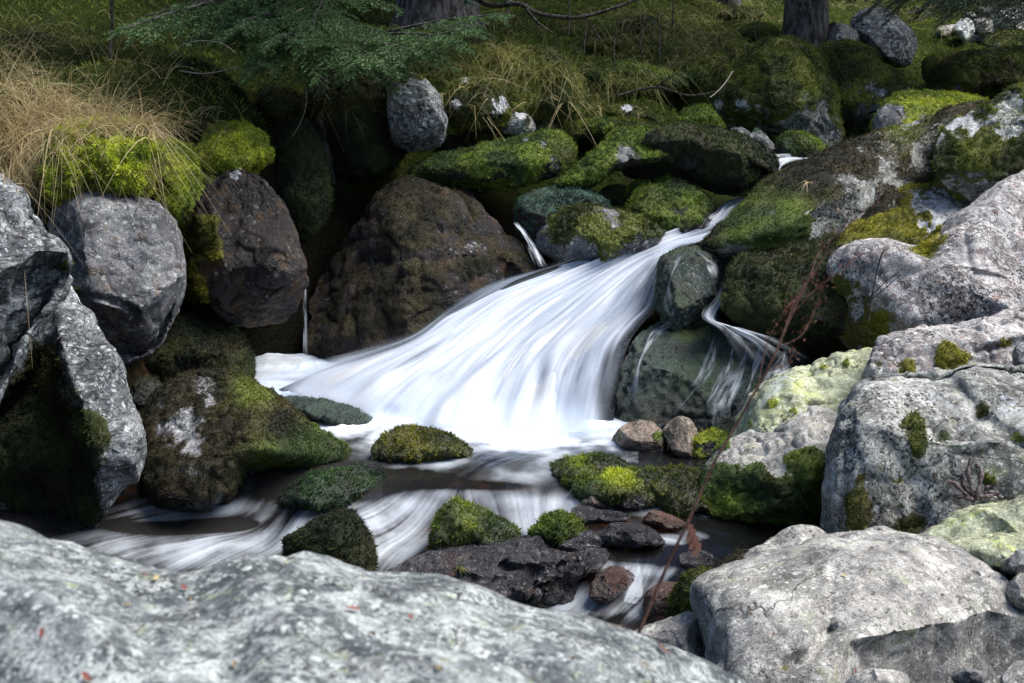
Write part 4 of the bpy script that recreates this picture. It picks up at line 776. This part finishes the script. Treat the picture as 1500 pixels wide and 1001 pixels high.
# grass: blades rooted on the bank
STRAW = np.array([.64, .51, .29]); RUST = np.array([.24, .12, .06]); GRN = np.array([.10, .13, .03]); OLV = np.array([.28, .27, .07])
def blades(acc, P, L, dirn, droop, width, cols, r, seg=6):
    k = len(P); t = np.linspace(0, 1, seg)[None, :, None]
    up = np.array([0, 0, 1.0]); d0 = dirn / (np.linalg.norm(dirn, axis=1)[:, None] + 1e-9)
    C = P[:, None] + t * L[:, None, None] * (up * (.9 - droop[:, None, None] * .5) + d0[:, None] * .45) + (t ** 2) * L[:, None, None] * droop[:, None, None] * (d0[:, None] * .55 - up * .95)
    side = np.cross(d0, up) + .8 * r.normal(size=(k, 3)); side /= np.linalg.norm(side, axis=1)[:, None]
    W = width * (1 - t ** 1.5 * .9)
    A = C - side[:, None] * W; B = C + side[:, None] * W
    V = np.stack([A, B], 2).reshape(-1, 3); b = np.arange(k)[:, None] * seg * 2 + np.arange(seg - 1)[None] * 2
    Fc = np.stack([b, b + 1, b + 3, b + 2], -1).reshape(-1, 4)
    c = np.repeat(cols, seg * 2, 0); acc.add(V, Fc, c)
def patch(acc, u, v, ru, rv, n, L, mixc, droop=1.0, bias=(0, -1), r=None, clump=5, width=.0022):
    """n blades in small clumps around (u,v); bias = lean in plan (x, y)"""
    roots = []; 
    for _ in range(max(1, n // clump)):
        h = hit(u + r.normal() * ru * .6, v + r.normal() * rv * .6)
        if h[0] is None or h[1].z < -.35: continue
        c0 = np.array(h[0]); bz = r.normal(size=2) * .5 + np.array(bias)
        for _ in range(clump): roots.append((*(c0 + np.append(r.normal(size=2) * .03, 0)), bz[0], bz[1]))
    if not roots: return
    R_ = np.array(roots); k = len(R_); P = R_[:, :3]; dr = np.concatenate([R_[:, 3:] + .75 * r.normal(size=(k, 2)), np.zeros((k, 1))], 1)
    w_ = r.dirichlet(np.array(mixc) * 3 + .05, k); cols = w_ @ np.stack([STRAW, RUST, GRN, OLV]); cols *= (.55 + .8 * r.random((k, 1)))
    blades(acc, P, L * (.3 + .95 * r.random(k) ** 1.5), dr, np.clip(droop * (.1 + 1.2 * r.random(k)), 0, 1.5), width * (hit_d(P) / 9)[:, None, None], cols, r)
def hit_d(P): return np.clip(proj(P)[2], 4, 30)
g = Acc(); r = np.random.default_rng(21)
# sunny dry fringe on the left
for (u, v, ru, rv, n) in [(20,110,40,40,240),(70,160,60,30,420),(40,200,50,30,420),(120,170,60,24,420),(180,185,50,16,380),(15,240,22,24,260),(30,150,60,40,300),(230,185,30,12,160),(90,190,60,20,300)]:
    patch(g, u, v, ru, rv, int(n * 1.5), .52, (1.5, .35, .1, .3), 1.25, (.5, -.6), r)
for (u, v, ru, rv, n, L) in [(50,60,50,30,90,.5),(100,60,60,20,70,.45),(230,110,60,30,90,.35),(180,100,60,20,60,.4),(300,180,30,12,30,.4)]:
    patch(g, u, v, ru, rv, n, L, (.9, .2, .3, .6), .8, (.5, -.3), r)
for (u, v, ru, rv, n) in [(180,60,120,25,220),(300,130,80,30,160),(400,150,60,30,80),(20,60,40,30,160),(350,100,80,20,100)]:
    patch(g, u, v, ru, rv, n, .25, (.25, .2, .8, .8), 1.0, (.2, -.4), r)
tag(g.obj('dry_grass', M['grass'], origin=tuple(np.concatenate(g.V)[0])), 'long straw coloured dry grass hanging over the left bank boulders', 'grass', kind='stuff')
g = Acc()
for (u, v, ru, rv, n, L) in [(650,100,30,12,220,.42),(735,80,40,14,320,.45),(700,120,40,10,120,.40),(790,110,40,12,160,.4),(840,105,30,10,110,.35),(600,95,40,8,60,.35),(870,150,40,14,160,.35),(920,120,50,14,280,.35),(900,75,60,14,260,.35),(960,60,60,16,320,.35),
    (1000,40,60,14,320,.35),(1060,25,60,12,300,.35),(850,40,60,16,200,.3),(980,100,50,16,200,.32),(760,40,60,16,160,.3),(1130,30,30,10,120,.3),(1250,10,60,6,300,.35),(1180,0,90,8,300,.4),(1320,0,60,8,260,.4),(1080,5,60,8,260,.35),(1340,25,40,10,160,.35),(1380,50,24,10,90,.3),(1110,58,20,6,60,.25),(930,20,80,10,300,.35),(720,20,40,10,120,.3),(1010,80,40,10,150,.3),(1060,60,40,12,200,.3),(900,40,60,14,260,.32),(1000,60,60,20,260,.34),(560,60,40,10,80,.3),
    (480,150,60,20,60,.3),(300,20,100,14,120,.3),(560,40,40,20,60,.3)]:
    patch(g, u, v, ru, rv, n, L * 1.0, (.40, .18, .8, 1.2), 1.2, (0, -.7), r)
for (u, v, L) in [(690,130,.6),(765,150,.7),(820,150,.55),(700,150,.5),(800,175,.4),(870,160,.5),(640,135,.35),(940,160,.35)]:
    patch(g, u, v, 14, 5, 12, L, (1.2, .3, .1, .5), 1.4, (0, -1), r, clump=4)
tag(g.obj('bank_grass', M['grass'], origin=tuple(np.concatenate(g.V)[0])), 'olive and straw grass tussocks spread over the upper bank', 'grass', kind='stuff')
# pale straw tuft on the diagonal boulder
def tuft_thing(u, v, n, L, label, mixc=(1.4, .4, 0, .2)):
    a = Acc(); h = hit(u, v); c = np.array(h[0]); k = n
    P = c + np.concatenate([r.normal(size=(k, 2)) * .01, np.zeros((k, 1))], 1); ang = r.random(k) * 6.28
    w_ = r.dirichlet(np.array(mixc) * 3 + .05, k); cols = w_ @ np.stack([STRAW, RUST, GRN, OLV])
    blades(a, P, L * (.6 + .6 * r.random(k)), np.stack([np.cos(ang), np.sin(ang), 0 * ang], 1), .7 + .5 * r.random(k), .003, cols, r)
    tag(a.obj('grass_tuft', M['grass'], origin=tuple(c)), label, 'grass tuft')
tuft_thing(1184, 268, 26, .12, 'tiny straw coloured grass tuft on the diagonal boulder')
tuft_thing(1225, 305, 7, .10, 'sparse dead grass sprig lower on the diagonal boulder')
tuft_thing(675, 832, 24, .06, 'small dark green sprig growing on the long wet purple boulder', (0, .2, 1, .5))
tuft_thing(1150, 62, 40, .3, 'grass tuft growing on top of the domed mossy boulder', (.4, .2, .6, 1))
# ground moss over the bank
gm_ = mg.copy(); gm_[(GV[:, 1] > 32) | (gu < -150) | (gu > 1650) | (gd < 5)] = 0
ftri = gt; cG = np.array([.13, .165, .026]) * (0.6 + .8 * ss(-.5, .5, fbm(GV * 1.3, 3, 2)))[:, None]
warm = ss(0, .7, pn(GV * .9, 66))[:, None]; cG = cG * (1 - .5 * warm) + np.array([.10, .085, .022]) * .5 * warm
mo = tufts('ground_moss', GV, ftri, gn, gm_, cG, 1500, .03, None, (0, 12, 2), 5, maxn=210000)
tag(mo, 'dark green moss carpet over the forest floor', 'moss', kind='stuff')

# spruce boughs
def spray(acc, wood, A, B, nsub=22, sl=.34, r=None, nl=.017, nw=.0022, sag=.12, col=(.025, .075, .045), dens=1.0, lvl=2):
    A = np.array(A, float); B = np.array(B, float); L = np.linalg.norm(B - A); t = np.linspace(0, 1, 14)[:, None]
    axis_ = A + (B - A) * t + np.array([0, 0, 1]) * (sag * L * (4 * t * (1 - t) * .5 - 0 * t)) + np.array([0, 0, .05 * L]) * t ** 3
    tube(wood, axis_, np.linspace(.012, .003, 14) * max(1, L), 5)
    twigs = [(axis_, .15)]
    D = (B - A) / L; side = np.cross(D, [0, 0, 1]); side /= np.linalg.norm(side) + 1e-9
    for i in range(nsub):
        f = .12 + .88 * (i + r.random() * .5) / nsub; p0 = np.array([np.interp(f, t[:, 0], axis_[:, c]) for c in range(3)])
        sgn = 1 if i % 2 else -1; ln = sl * L * (1.15 - f * .85) * (.75 + .5 * r.random())
        dd = D * (.65 + .3 * r.random()) + sgn * side * (.75 + .2 * r.normal()) + np.array([0, 0, -.30 + .22 * r.normal()]); dd /= np.linalg.norm(dd)
        tt = np.linspace(0, 1, 7)[:, None]; tw = p0 + dd * ln * tt + np.array([0, 0, -.18 * ln]) * tt ** 2
        twigs.append((tw, 0)); tube(wood, tw, np.linspace(.004, .0015, 7), 4)
        if lvl > 1:
            ns = int(4 + ln / .038); s2 = np.cross(dd, [0, 0, 1]); s2 /= np.linalg.norm(s2)
            for j in range(ns):
                g_ = .15 + .8 * (j + .5) / ns; q0 = np.array([np.interp(g_, tt[:, 0], tw[:, c]) for c in range(3)])
                sg = 1 if j % 2 else -1; l2 = ln * .42 * (1.1 - g_ * .7) * (.7 + .5 * r.random())
                e = dd * .75 + sg * s2 * .7 + np.array([0, 0, -.12 + .15 * r.normal()]); e /= np.linalg.norm(e)
                t3 = np.linspace(0, 1, 4)[:, None]; twigs.append((q0 + e * l2 * t3, 0))
    # needles
    Ps = []; Ds = []
    for tw, s0 in twigs:
        ln = np.linalg.norm(np.diff(tw, axis=0), axis=1).sum(); k = int(ln / .0042 * dens) + 4
        f = s0 + (1 - s0) * r.random(k); tt = np.linspace(0, 1, len(tw)); P = np.stack([np.interp(f, tt, tw[:, c]) for c in range(3)], 1)
        dr = tw[-1] - tw[0]; dr = dr / (np.linalg.norm(dr) + 1e-9); Ps.append(P); Ds.append(np.tile(dr, (k, 1)))
    P = np.concatenate(Ps); Dn = np.concatenate(Ds); k = len(P); rd = r.normal(size=(k, 3)); rd[:, 2] = rd[:, 2] * .7 + .25
    nd = Dn * .75 + rd * .55; nd /= np.linalg.norm(nd, axis=1)[:, None]; sd_ = np.cross(nd, r.normal(size=(k, 3))); sd_ /= np.linalg.norm(sd_, axis=1)[:, None]
    ln = nl * (.7 + .5 * r.random((k, 1)))
    V = np.stack([P - sd_ * nw, P + sd_ * nw, P + nd * ln], 1).reshape(-1, 3)
    c = np.array(col)[None] * (.4 + 1.1 * r.random((k, 1))) ; c = np.where(r.random((k, 1)) < .05, np.array([[.12, .07, .03]]), c); c = np.where(r.random((k, 1)) < .15, c * 1.9 + .01, c)
    acc.add(V, np.arange(k * 3).reshape(-1, 3), np.repeat(c, 3, 0))
def ground_z(x, y): return float(GF(np.array([[x, y]]))[0])
def trunk_mesh(x, y, z0, z1, r0, r1, parent, tilt=(0, 0), flare=1.5, seed=1, name='trunk'):
    n_, s_ = 60, 40; t = np.linspace(0, 1, n_)[:, None]; th = np.linspace(0, 2 * np.pi, s_, endpoint=False)[None]
    R_ = (r0 + (r1 - r0) * t) * (1 + flare * .5 * np.exp(-t * 30 * (z1 - z0) / 10)) + 0 * th
    V = np.stack([x + tilt[0] * t + R_ * np.cos(th), y + tilt[1] * t + R_ * np.sin(th), z0 + (z1 - z0) * t + 0 * th], -1).reshape(-1, 3)
    nn = fbm(V * np.array([9, 9, 2.5]), 3, seed); c = np.stack([x + 0 * V[:, 0], y + 0 * V[:, 0], V[:, 2]], 1); V = V + (V - c) * (nn * .10)[:, None]
    i = np.arange(n_ * s_).reshape(n_, s_); j = np.roll(i, -1, 1); Fc = np.stack([i[:-1], j[:-1], j[1:], i[1:]], -1).reshape(-1, 4)
    return mesh(name, V, Fc, M['bark'], parent, True)
def spruce(label, u, v, d, r0, h, crown0, ncr, seed, boughs=(), tilt=(0, 0), extra=True):
    r_ = np.random.default_rng(seed); b = UVD(u, v, d); x, y = b[0], b[1]; z0 = ground_z(x, y) - .3
    root = empty('spruce_tree', (x, y, z0), label, 'spruce tree')
    trunk_mesh(x, y, z0, z0 + h, r0, r0 * .25, root, tilt, seed=seed)
    for k, (A, B, kw) in enumerate(boughs):
        a = Acc(); wd = Acc(); spray(a, wd, A, B, r=r_, **kw)
        o = wd.obj('branch', M['bark'], root); nd = a.obj('needles', M['needle'], None, smooth=False)
        nd.parent = o; nd.location = (0, 0, 0)
    if ncr:
        a = Acc(); wd = Acc()
        for k in range(ncr):
            f = k / ncr; z = z0 + crown0 + (h - crown0) * f; an = k * 2.4 + r_.random(); L = (2.7 * (1 - f) ** .8 + .3) * (.8 + .3 * r_.random())
            A = np.array([x + tilt[0] * f, y + tilt[1] * f, z]); B = A + np.array([math.cos(an) * L, math.sin(an) * L, -.25 * L])
            spray(a, wd, A, B, nsub=26, sl=.33, r=r_, nl=.10, nw=.016, sag=-.05, dens=.028, lvl=2)
        o = wd.obj('crown', M['bark'], root); nd = a.obj('needles', M['needle'], None, smooth=False); nd.parent = o; nd.location = (0, 0, 0)
    return root
U = lambda u, v, d: UVD(u, v, d)
bl = []
for (a, b, kw) in [((470,-20,11.0),(185,62,9.6),dict(nsub=30, sl=.30)), ((470,20,11.0),(235,50,10.4),dict(nsub=26, sl=.30)), ((465,30,11.0),(330,62,9.9),dict(nsub=22, sl=.34)), ((480,60,11.0),(372,112,9.9),dict(nsub=20, sl=.34)),
 ((470,5,11.0),(300,20,10.4),dict(nsub=24, sl=.3)), ((470,-10,11.2),(395,25,10.0),dict(nsub=20, sl=.36)), ((470,40,11.2),(520,95,9.9),dict(nsub=20, sl=.42)),
    ((480,60,11.2),(600,88,10.0),dict(nsub=24, sl=.36)), ((500,70,11.2),(742,36,10.3),dict(nsub=30, sl=.26)), ((500,62,11.2),(660,70,10.0),dict(nsub=26, sl=.30)), ((470,-20,11.2),(590,22,10.8),dict(nsub=16, sl=.22)), ((470,30,11.2),(560,60,10.3),dict(nsub=20, sl=.34)),
    ((470,-60,11.2),(240,-12,10.0),dict(nsub=22, sl=.32)),
    ((470,-20,11.0),(215,40,9.9),dict(nsub=26, sl=.36)), ((470,10,11.0),(275,72,10.2),dict(nsub=24, sl=.34)), ((470,20,10.9),(350,45,9.7),dict(nsub=24, sl=.42)), ((480,50,11.0),(410,70,9.6),dict(nsub=22, sl=.46)),
    ((490,66,11.0),(550,100,9.8),dict(nsub=24, sl=.42)), ((560,80,10.8),(700,52,10.0),dict(nsub=24, sl=.34)), ((480,-10,11.0),(455,60,9.9),dict(nsub=20, sl=.45)), ((470,-30,11.0),(345,5,9.9),dict(nsub=22, sl=.4))]:
    A = U(*a); B = U(*b); kw['sag'] = .10; kw['nl'] = .021; kw['nw'] = .0036; kw['dens'] = 1.3; kw['col'] = (.095, .175, .060); bl.append((A, B, kw))
spruce('young spruce with drooping blue-green boughs over the upper left bank', 470, 60, 11.1, .055, 4.2, 2.6, 10, 3, bl)
spruce('old spruce with a thick grey-brown trunk at the top centre', 642, 28, 14.6, .42, 13, 4.2, 34, 5)
spruce('dark trunked spruce rising behind the domed mossy boulder, upper right', 1178, 72, 15.3, .27, 12, 3.6, 34, 8)
br = []
for (a, b) in [((1560,-90,14),(1480,14,12.4)), ((1560,-100,14),(1400,12,12.2)), ((1540,-110,14),(1330,6,12.6)), ((1500,-110,14),(1250,-4,12.8)), ((1560,-60,14),(1520,25,12.0)), ((1540,-120,14),(1430,2,12.8)), ((1500,-130,14),(1170,-12,12.6))]:
    br.append((U(*a), U(*b), dict(nsub=26, sl=.34, nl=.02, nw=.0026, dens=1.0, sag=-.05, col=(.02, .045, .022))))
spruce('spruce outside the right edge whose dark boughs hang into the upper right corner', 1600, 60, 14.2, .2, 10, 3.8, 24, 9, br)
# neighbouring spruces of the forest, rooted out of the picture
for k, (x, y, hh) in enumerate([(-6.5, 11.5, 11), (-4.6, 15.5, 12), (-1.0, 17.5, 13), (3.2, 19.5, 12), (-9, 8, 12)]):
    r_ = k; z = ground_z(x, y); uu_, vv_, dd_ = proj(np.array([x, y, z]))
    spruce(['spruce behind the sunny grass of the left bank', 'spruce high behind the young spruce boughs', 'spruce on the slope behind the old thick trunk', 'slim spruce on the slope right of the centre', 'spruce left of the picture beside the pale jutting boulder'][k], uu_, vv_, dd_, .16, hh, 4.5, 26, 30 + k)
# sapling stem on the left, dead branches and stems
def stick(name, label, cat, pts, r0, r1, mat='wood', sides=7, branches=(), group=None):
    P = catmull([tuple(U(*p)) for p in pts], max(10, len(pts) * 6), False); a = Acc(); tube(a, P, np.linspace(r0, r1, len(P)), sides)
    for bp in branches:
        Q = catmull([tuple(U(*p)) for p in bp], max(8, len(bp) * 5), False); tube(a, Q, np.linspace(r0 * .55, r1 * .5, len(Q)), 5)
    o = a.obj(name, M[mat], origin=tuple(P[0])); tag(o, label, cat, group); return o
stick('sapling', 'thin dark sapling stem rising behind the straw grass, upper left', 'sapling', [(163,104,10.6),(162,70,10.6),(164,30,10.7),(163,-30,10.8)], .016, .012)
stick('dead_branch', 'long dark dead branch sagging across the top centre', 'branch', [(690,-8,12.5),(720,8,12.5),(760,6,12.4),(790,20,12.4),(840,26,12.3),(880,18,12.3),(920,4,12.3),(960,-14,12.3)], .03, .012,
 branches=[[(770,12,12.4),(790,35,12.3),(812,50,12.2)], [(740,-4,12.5),(745,20,12.4),(742,40,12.3)]])
for (pts, lb) in [([(855,78,13.0),(858,45,13.0),(862,15,13.0)], 'leftmost of the dead stems below the sagging branch'), ([(880,60,13.1),(868,40,13.1),(860,27,13.1)], 'short crooked dead twig under the sagging branch'), ([(899,95,12.9),(900,60,12.9),(905,38,12.9)], 'dead stem standing on the long mossy hump'),
    ([(965,88,13.5),(966,50,13.5),(963,20,13.5)], 'tall dead stem right of the sagging branch'), ([(832,52,13.2),(834,20,13.2),(833,-10,13.2)], 'dead stem passing behind the middle of the sagging branch'), ([(985,40,14),(986,10,14),(985,-15,14)], 'dead stem at the top edge, rightmost of the group'), ([(940,78,13.4),(938,60,13.4),(944,40,13.4)], 'short dead stub beside the tall dead stem')]:
    stick('dead_sapling', lb, 'dead stem', pts, .011, .005, group='dead stems on the upper bank')
stick('dead_twig', 'pale bare twig sticking out of the spruce boughs', 'twig', [(445,12,10.3),(425,22,10.2),(405,28,10.1),(388,29,10.0)], .006, .003, 'twig')
stick('dead_twig', 'pale arching stem across the dark moss under the spruce boughs', 'twig', [(248,82,9.9),(268,66,9.8),(295,60,9.7),(325,64,9.6),(346,78,9.5)], .0035, .002, 'twig')
stick('dead_twig', 'thin grey stick leaning on the mossy ground left of the domed boulder', 'twig', [(1073,105,12.4),(1062,122,12.3),(1050,135,12.2),(1040,143,12.1)], .006, .004, 'twig')
stick('dead_branch', 'dark fallen branch lying across the grass of the upper bank, right of the centre', 'branch', [(905,140,12.6),(960,128,12.6),(1010,140,12.5),(1060,132,12.5)], .014, .006, branches=[[(960,128,12.6),(985,112,12.5),(1000,108,12.5)]])
stick('dead_branch', 'grey fallen branch slanting through the moss left of the spruce boughs', 'branch', [(205,118,10.3),(250,104,10.3),(300,108,10.2),(350,98,10.2)], .010, .004, 'twig', branches=[[(250,104,10.3),(268,92,10.3)]])
stick('dead_twig', 'thin root hanging in the dark gap left of the dark moss bulge', 'twig', [(446,122,10.6),(449,150,10.6),(440,180,10.6),(428,200,10.6)], .004, .002, 'twig')
for k, (a, b, c) in enumerate([((1340,10),(1365,22),(1392,30)), ((1345,30),(1370,14),(1385,-5)), ((1330,20),(1360,12),(1378,12))]):
    stick('dead_twig', ['bleached brushwood stick left of the far sunlit stones', 'bleached brushwood stick crossing the others upward, by the far stones', 'short bleached brushwood stick lowest against the sky-lit gap'][k], 'twig', [(*a, 16), (*b, 16), (*c, 16)], .012, .006, 'twig')
# dry reddish flower stalk in front (near the camera)
n = NT('dry_stalk'); M['stalk'] = n.done(n.bsdf(n.mix(n.ramp(n.noise(60), .4, .6), (.10, .045, .03), (.20, .10, .07)), .8))
root_p = U(905, 990, 2.7); root = empty('dry_stalk', tuple(root_p), 'tall reddish dry flower stalk, blurred, leaning right over the stream', 'dry plant')
MAIN = catmull([tuple(U(*p)) for p in [(905,990,2.7),(930,940,2.7),(968,850,2.66),(1012,755,2.63),(1045,680,2.6),(1080,620,2.58),(1130,530,2.55),(1160,460,2.54),(1185,410,2.53),(1215,365,2.52)]], 60, False)
a = Acc(); tube(a, MAIN, np.linspace(.0042, .0014, 60), 7); a.obj('stem', M['stalk'], root)
rr_ = np.random.default_rng(5); hd = Acc()
for br_ in [[(1130,530),(1150,480),(1165,440),(1190,400)], [(1110,565),(1125,500),(1150,455),(1175,430)], [(1160,460),(1200,420),(1235,395),(1262,370)], [(1185,410),(1200,370),(1230,340),(1280,300)], [(1140,510),(1175,490),(1195,450),(1215,400)], [(1120,545),(1150,535),(1165,510)]]:
    Q = catmull([tuple(U(x, y, 2.55 + rr_.normal() * .015)) for x, y in br_], 30, False); a = Acc(); tube(a, Q, np.linspace(.0014, .0006, 30), 5); a.obj('side_stem', M['stalk'], root)
    for k in range(40):
        p = Q[rr_.integers(8, 30)] + rr_.normal(size=3) * .006; dd = rr_.normal(size=3) * .5 + np.array([.3, 0, .6]); dd /= np.linalg.norm(dd); sd_ = np.cross(dd, rr_.normal(size=3)); sd_ /= np.linalg.norm(sd_)
        L = .009; V = np.stack([p, p + dd * L * .5 + sd_ * .0017, p + dd * L, p + dd * L * .5 - sd_ * .0017]); c = np.array([.16, .06, .04]) * (.6 + .9 * rr_.random())
        hd.add(V, np.array([[0, 1, 2, 3]]), np.tile(c, (4, 1)))
hd.obj('seed_heads', M['grass'], root)
lf = Acc()
for (u, v) in [(1014,780),(1018,790),(1010,770)]:
    p = U(u, v, 2.62); th = np.linspace(0, 1, 8)
    for s_ in range(7):
        A_ = p + np.array([.004 * math.sin(s_), .01 * math.cos(s_ * 2), -.008 * s_ * .5]); lf.add(np.stack([A_, A_ + [.010, .004, -.004], A_ + [.008, .002, -.016], A_ + [-.004, 0, -.014]]), np.array([[0, 1, 2, 3]]), np.tile([.28, .14, .10], (4, 1)))
lf.obj('withered_leaf', M['grass'], root)
# second dark forked twig in front of the pink and white boulder
stick('dry_stalk', 'dark forked twig standing in front of the pink and white boulder', 'dry plant', [(1272,470,7.4),(1277,440,7.4),(1284,400,7.4),(1293,370,7.4),(1300,366,7.4)], .006, .004,
 branches=[[(1280,430,7.4),(1298,412,7.35),(1315,400,7.3),(1328,388,7.3)], [(1276,440,7.4),(1300,420,7.35),(1320,402,7.3)]])
# curled withered fern on the blocky boulder
n = NT('withered_frond'); M['fern'] = n.done(n.bsdf(n.mix(n.ramp(n.noise(90), .4, .6), (.05, .035, .035), (.17, .13, .13)), .7))
h = hit(1425, 728); c0 = np.array(h[0]); dd0 = proj(c0)[2] - .06
fr_ = Acc()
for k, pts in enumerate([[(1428,732),(1422,712),(1418,690),(1424,672)], [(1430,733),(1434,712),(1438,692),(1430,680)], [(1426,732),(1405,728),(1388,724)], [(1430,732),(1450,722),(1468,730)], [(1424,728),(1412,712),(1408,700)], [(1432,728),(1446,716),(1456,712)], [(1426,735),(1410,720),(1398,708),(1390,706)], [(1430,725),(1445,728),(1462,722)]]):
    Q = catmull([tuple(U(x, y, dd0 - .02 * math.sin(i + k))) for i, (x, y) in enumerate(pts)], 16, False); tube(fr_, Q, .010 * np.abs(np.sin(np.linspace(.5, 8.0, 16))) ** .6 + .003, 6)
tag(fr_.obj('withered_fern', M['fern'], origin=tuple(c0)), 'dark curled withered fern lying on the massive pale blocky boulder', 'fern')
# fallen leaves and needles
n = NT('red_leaf'); M['leafm'] = n.done(n.bsdf((.20, .06, .045), .7))
n = NT('straw_leaf'); M['leafy'] = n.done(n.bsdf((.36, .30, .14), .7))
def leaf(u, v, s, label, m='leafm', ang=0.0):
    h = hit(u, v)
    if h[0] is None: return
    c = np.array(h[0]); n_ = np.array(h[1]); n_ *= np.sign(n_ @ (np.array([0, 0, H]) - c)); a1 = np.cross(n_, [math.cos(ang), math.sin(ang), .2]); a1 /= np.linalg.norm(a1); b1 = np.cross(n_, a1)
    t = np.linspace(-1, 1, 9); V = []
    for x in t:
        w_ = .38 * (1 - x * x) ** .7 * s
        for y in (-1, 0, 1): V.append(c + n_ * (.006 + .12 * s * y * y + .1 * s * x * x) + a1 * x * s + b1 * y * w_)
    tag(mesh('fallen_leaf', V, gridfaces(9, 3), M[m], origin=tuple(c)), label, 'leaf', 'fallen leaves on the boulders')
for k, (u, v, s, lb, m, an) in enumerate([(270,867,.012,'red fallen leaf high on the left of the foreground boulder','leafm',.5),(212,847,.009,'small red leaf near the dip in the foreground boulder crest','leafm',1.2),(65,932,.010,'red leaf on the left part of the foreground boulder','leafm',.2),
    (128,996,.010,'red leaf at the bottom edge of the foreground boulder','leafm',.8),(968,955,.014,'orange-red leaf on the right tail of the foreground boulder','leafm',1.0),(600,910,.010,'tiny red leaf in the middle of the foreground boulder','leafm',.3),(515,897,.012,'small red leaf left of the middle of the foreground boulder','leafm',2.0),
    (228,853,.012,'pale yellow leaf beside the red leaf near the crest dip','leafy',.1),(1250,984,.016,'brown-red leaf under the ledge of the flat cream boulder','leafm',.1),(1237,845,.014,'straw coloured leaf in the crease of the flat cream boulder','leafy',.7),(790,228,.012,'pale yellow leaf on the long flat mossy boulder','leafy',.2),(353,248,.02,'pale leaf on top of the brown-purple boulder','leafy',.9),(1342,801,.008,'tiny red leaf on the flat top of the cream boulder','leafm',.4)]):
    leaf(u, v, s, lb, m, an)
stick('fallen_twig', 'fallen pine needle pair standing up on the foreground boulder', 'twig', [(670,945,1.85),(668,930,1.85),(672,915,1.85)], .0018, .0012, 'twig', branches=[[(680,945,1.85),(682,930,1.85),(681,917,1.85)]])
# needle, leaf and twig litter caught on the bank and the boulder tops
rl_ = np.random.default_rng(91); LT = Acc(); P_ = []; N_ = []
for _ in range(9000):
    x, y = rl_.uniform(-5.5, 6), rl_.uniform(1.5, 16) if rl_.random() < .7 else rl_.uniform(3, 9); h = bvh.ray_cast(Vector((x, y, 6.0)), Vector((0, 0, -1)), 12)
    if h[0] is None or h[0].z < .12 or h[1].z < .45: continue
    P_.append(h[0][:]); N_.append(h[1][:])
P_ = np.array(P_); N_ = np.array(N_); k = len(P_); dd_ = rl_.normal(size=(k, 3)); t1 = np.cross(N_, dd_); t1 /= np.linalg.norm(t1, axis=1)[:, None]; t2 = np.cross(N_, t1)
tw_ = rl_.random(k) < .55; Ls = np.where(tw_, .009 + .022 * rl_.random(k), .005 + .006 * rl_.random(k))[:, None]; Ws = np.where(tw_, .0011, .0035 + .003 * rl_.random(k))[:, None]; P_ = P_ + N_ * .005
V_ = np.stack([P_ - t1 * Ls, P_ + t2 * Ws + N_ * .003, P_ + t1 * Ls, P_ - t2 * Ws + N_ * .002], 1).reshape(-1, 3)
cb = np.array([[.16, .085, .04], [.30, .22, .11], [.09, .055, .035], [.20, .10, .05]])[rl_.integers(0, 4, k)] * (.6 + .7 * rl_.random((k, 1)))
tag(mesh('forest_litter', V_, np.arange(k * 4).reshape(-1, 4), M['grass'], None, False, cols={'tint': np.repeat(cb, 4, 0)}), 'brown needles, leaf scraps and twig bits scattered on the bank and boulders', 'litter', kind='stuff')
# thin veils of water clinging to the wet rocks beside the cascade
def veil(pts, wd, seed, name='side_trickle', f0=.25):
    n_, m_ = 70, 14; C = catmull(pts, n_, False); r_ = np.random.default_rng(seed); W = wd * (.7 + .5 * np.sin(np.linspace(0, 7, n_) + seed)); Vv = np.zeros((n_, m_, 3)); D = np.zeros((n_, m_))
    for i in range(n_):
        for j in range(m_):
            u, v = C[i, 0] + (j / (m_ - 1) - .5) * W[i], C[i, 1]; h = hit(u, v); D[i, j] = proj(np.array(h[0]))[2] if h[0] is not None else 8.6
    D = np.minimum(D, np.median(D) + .25)
    for _ in range(6): D[1:-1] = (D[:-2] + D[1:-1] + D[2:]) / 3; D[:, 1:-1] = (D[:, :-2] + D[:, 1:-1] + D[:, 2:]) / 3
    for i in range(n_):
        for j in range(m_): Vv[i, j] = UVD(C[i, 0] + (j / (m_ - 1) - .5) * W[i], C[i, 1], D[i, j] - .022)
    s_, t_ = np.meshgrid(np.linspace(0, 1, m_), np.linspace(0, 1, n_)); ns = fbm(np.stack([s_ * 5, t_ * 5, 0 * s_ + seed * 3.7], -1).reshape(-1, 3), 3, seed).reshape(n_, m_)
    al = (f0 + .55 * ns) * ss(0, .3, np.minimum(s_, 1 - s_)) * ss(0, .12, t_) * ss(0, .2, 1 - t_)
    tag(mesh(name, Vv.reshape(-1, 3), gridfaces(n_, m_), M['fall'], attrs={'foam': np.clip(.5 + .4 * ns, 0, 1).ravel(), 'alpha': np.clip(al, 0, 1).ravel()}), kind='structure')
for k, (pts, wd, f0) in enumerate([([(1100,498),(1085,540),(1060,590),(1045,625)], 34, .22), ([(1150,512),(1138,555),(1112,600)], 40, .30), ([(1050,492),(1035,540),(1000,590),(985,612)], 22, .15), ([(985,470),(958,492),(938,530),(925,590)], 20, .30),
    ([(1120,500),(1100,560),(1085,620)], 22, .25), ([(1000,372),(985,400),(978,440),(985,468)], 14, .2), ([(1020,368),(1040,385),(1048,410)], 16, .25), ([(1075,505),(1062,550),(1030,600)], 18, .2)]):
    veil(pts, wd, 60 + k, f0=f0)
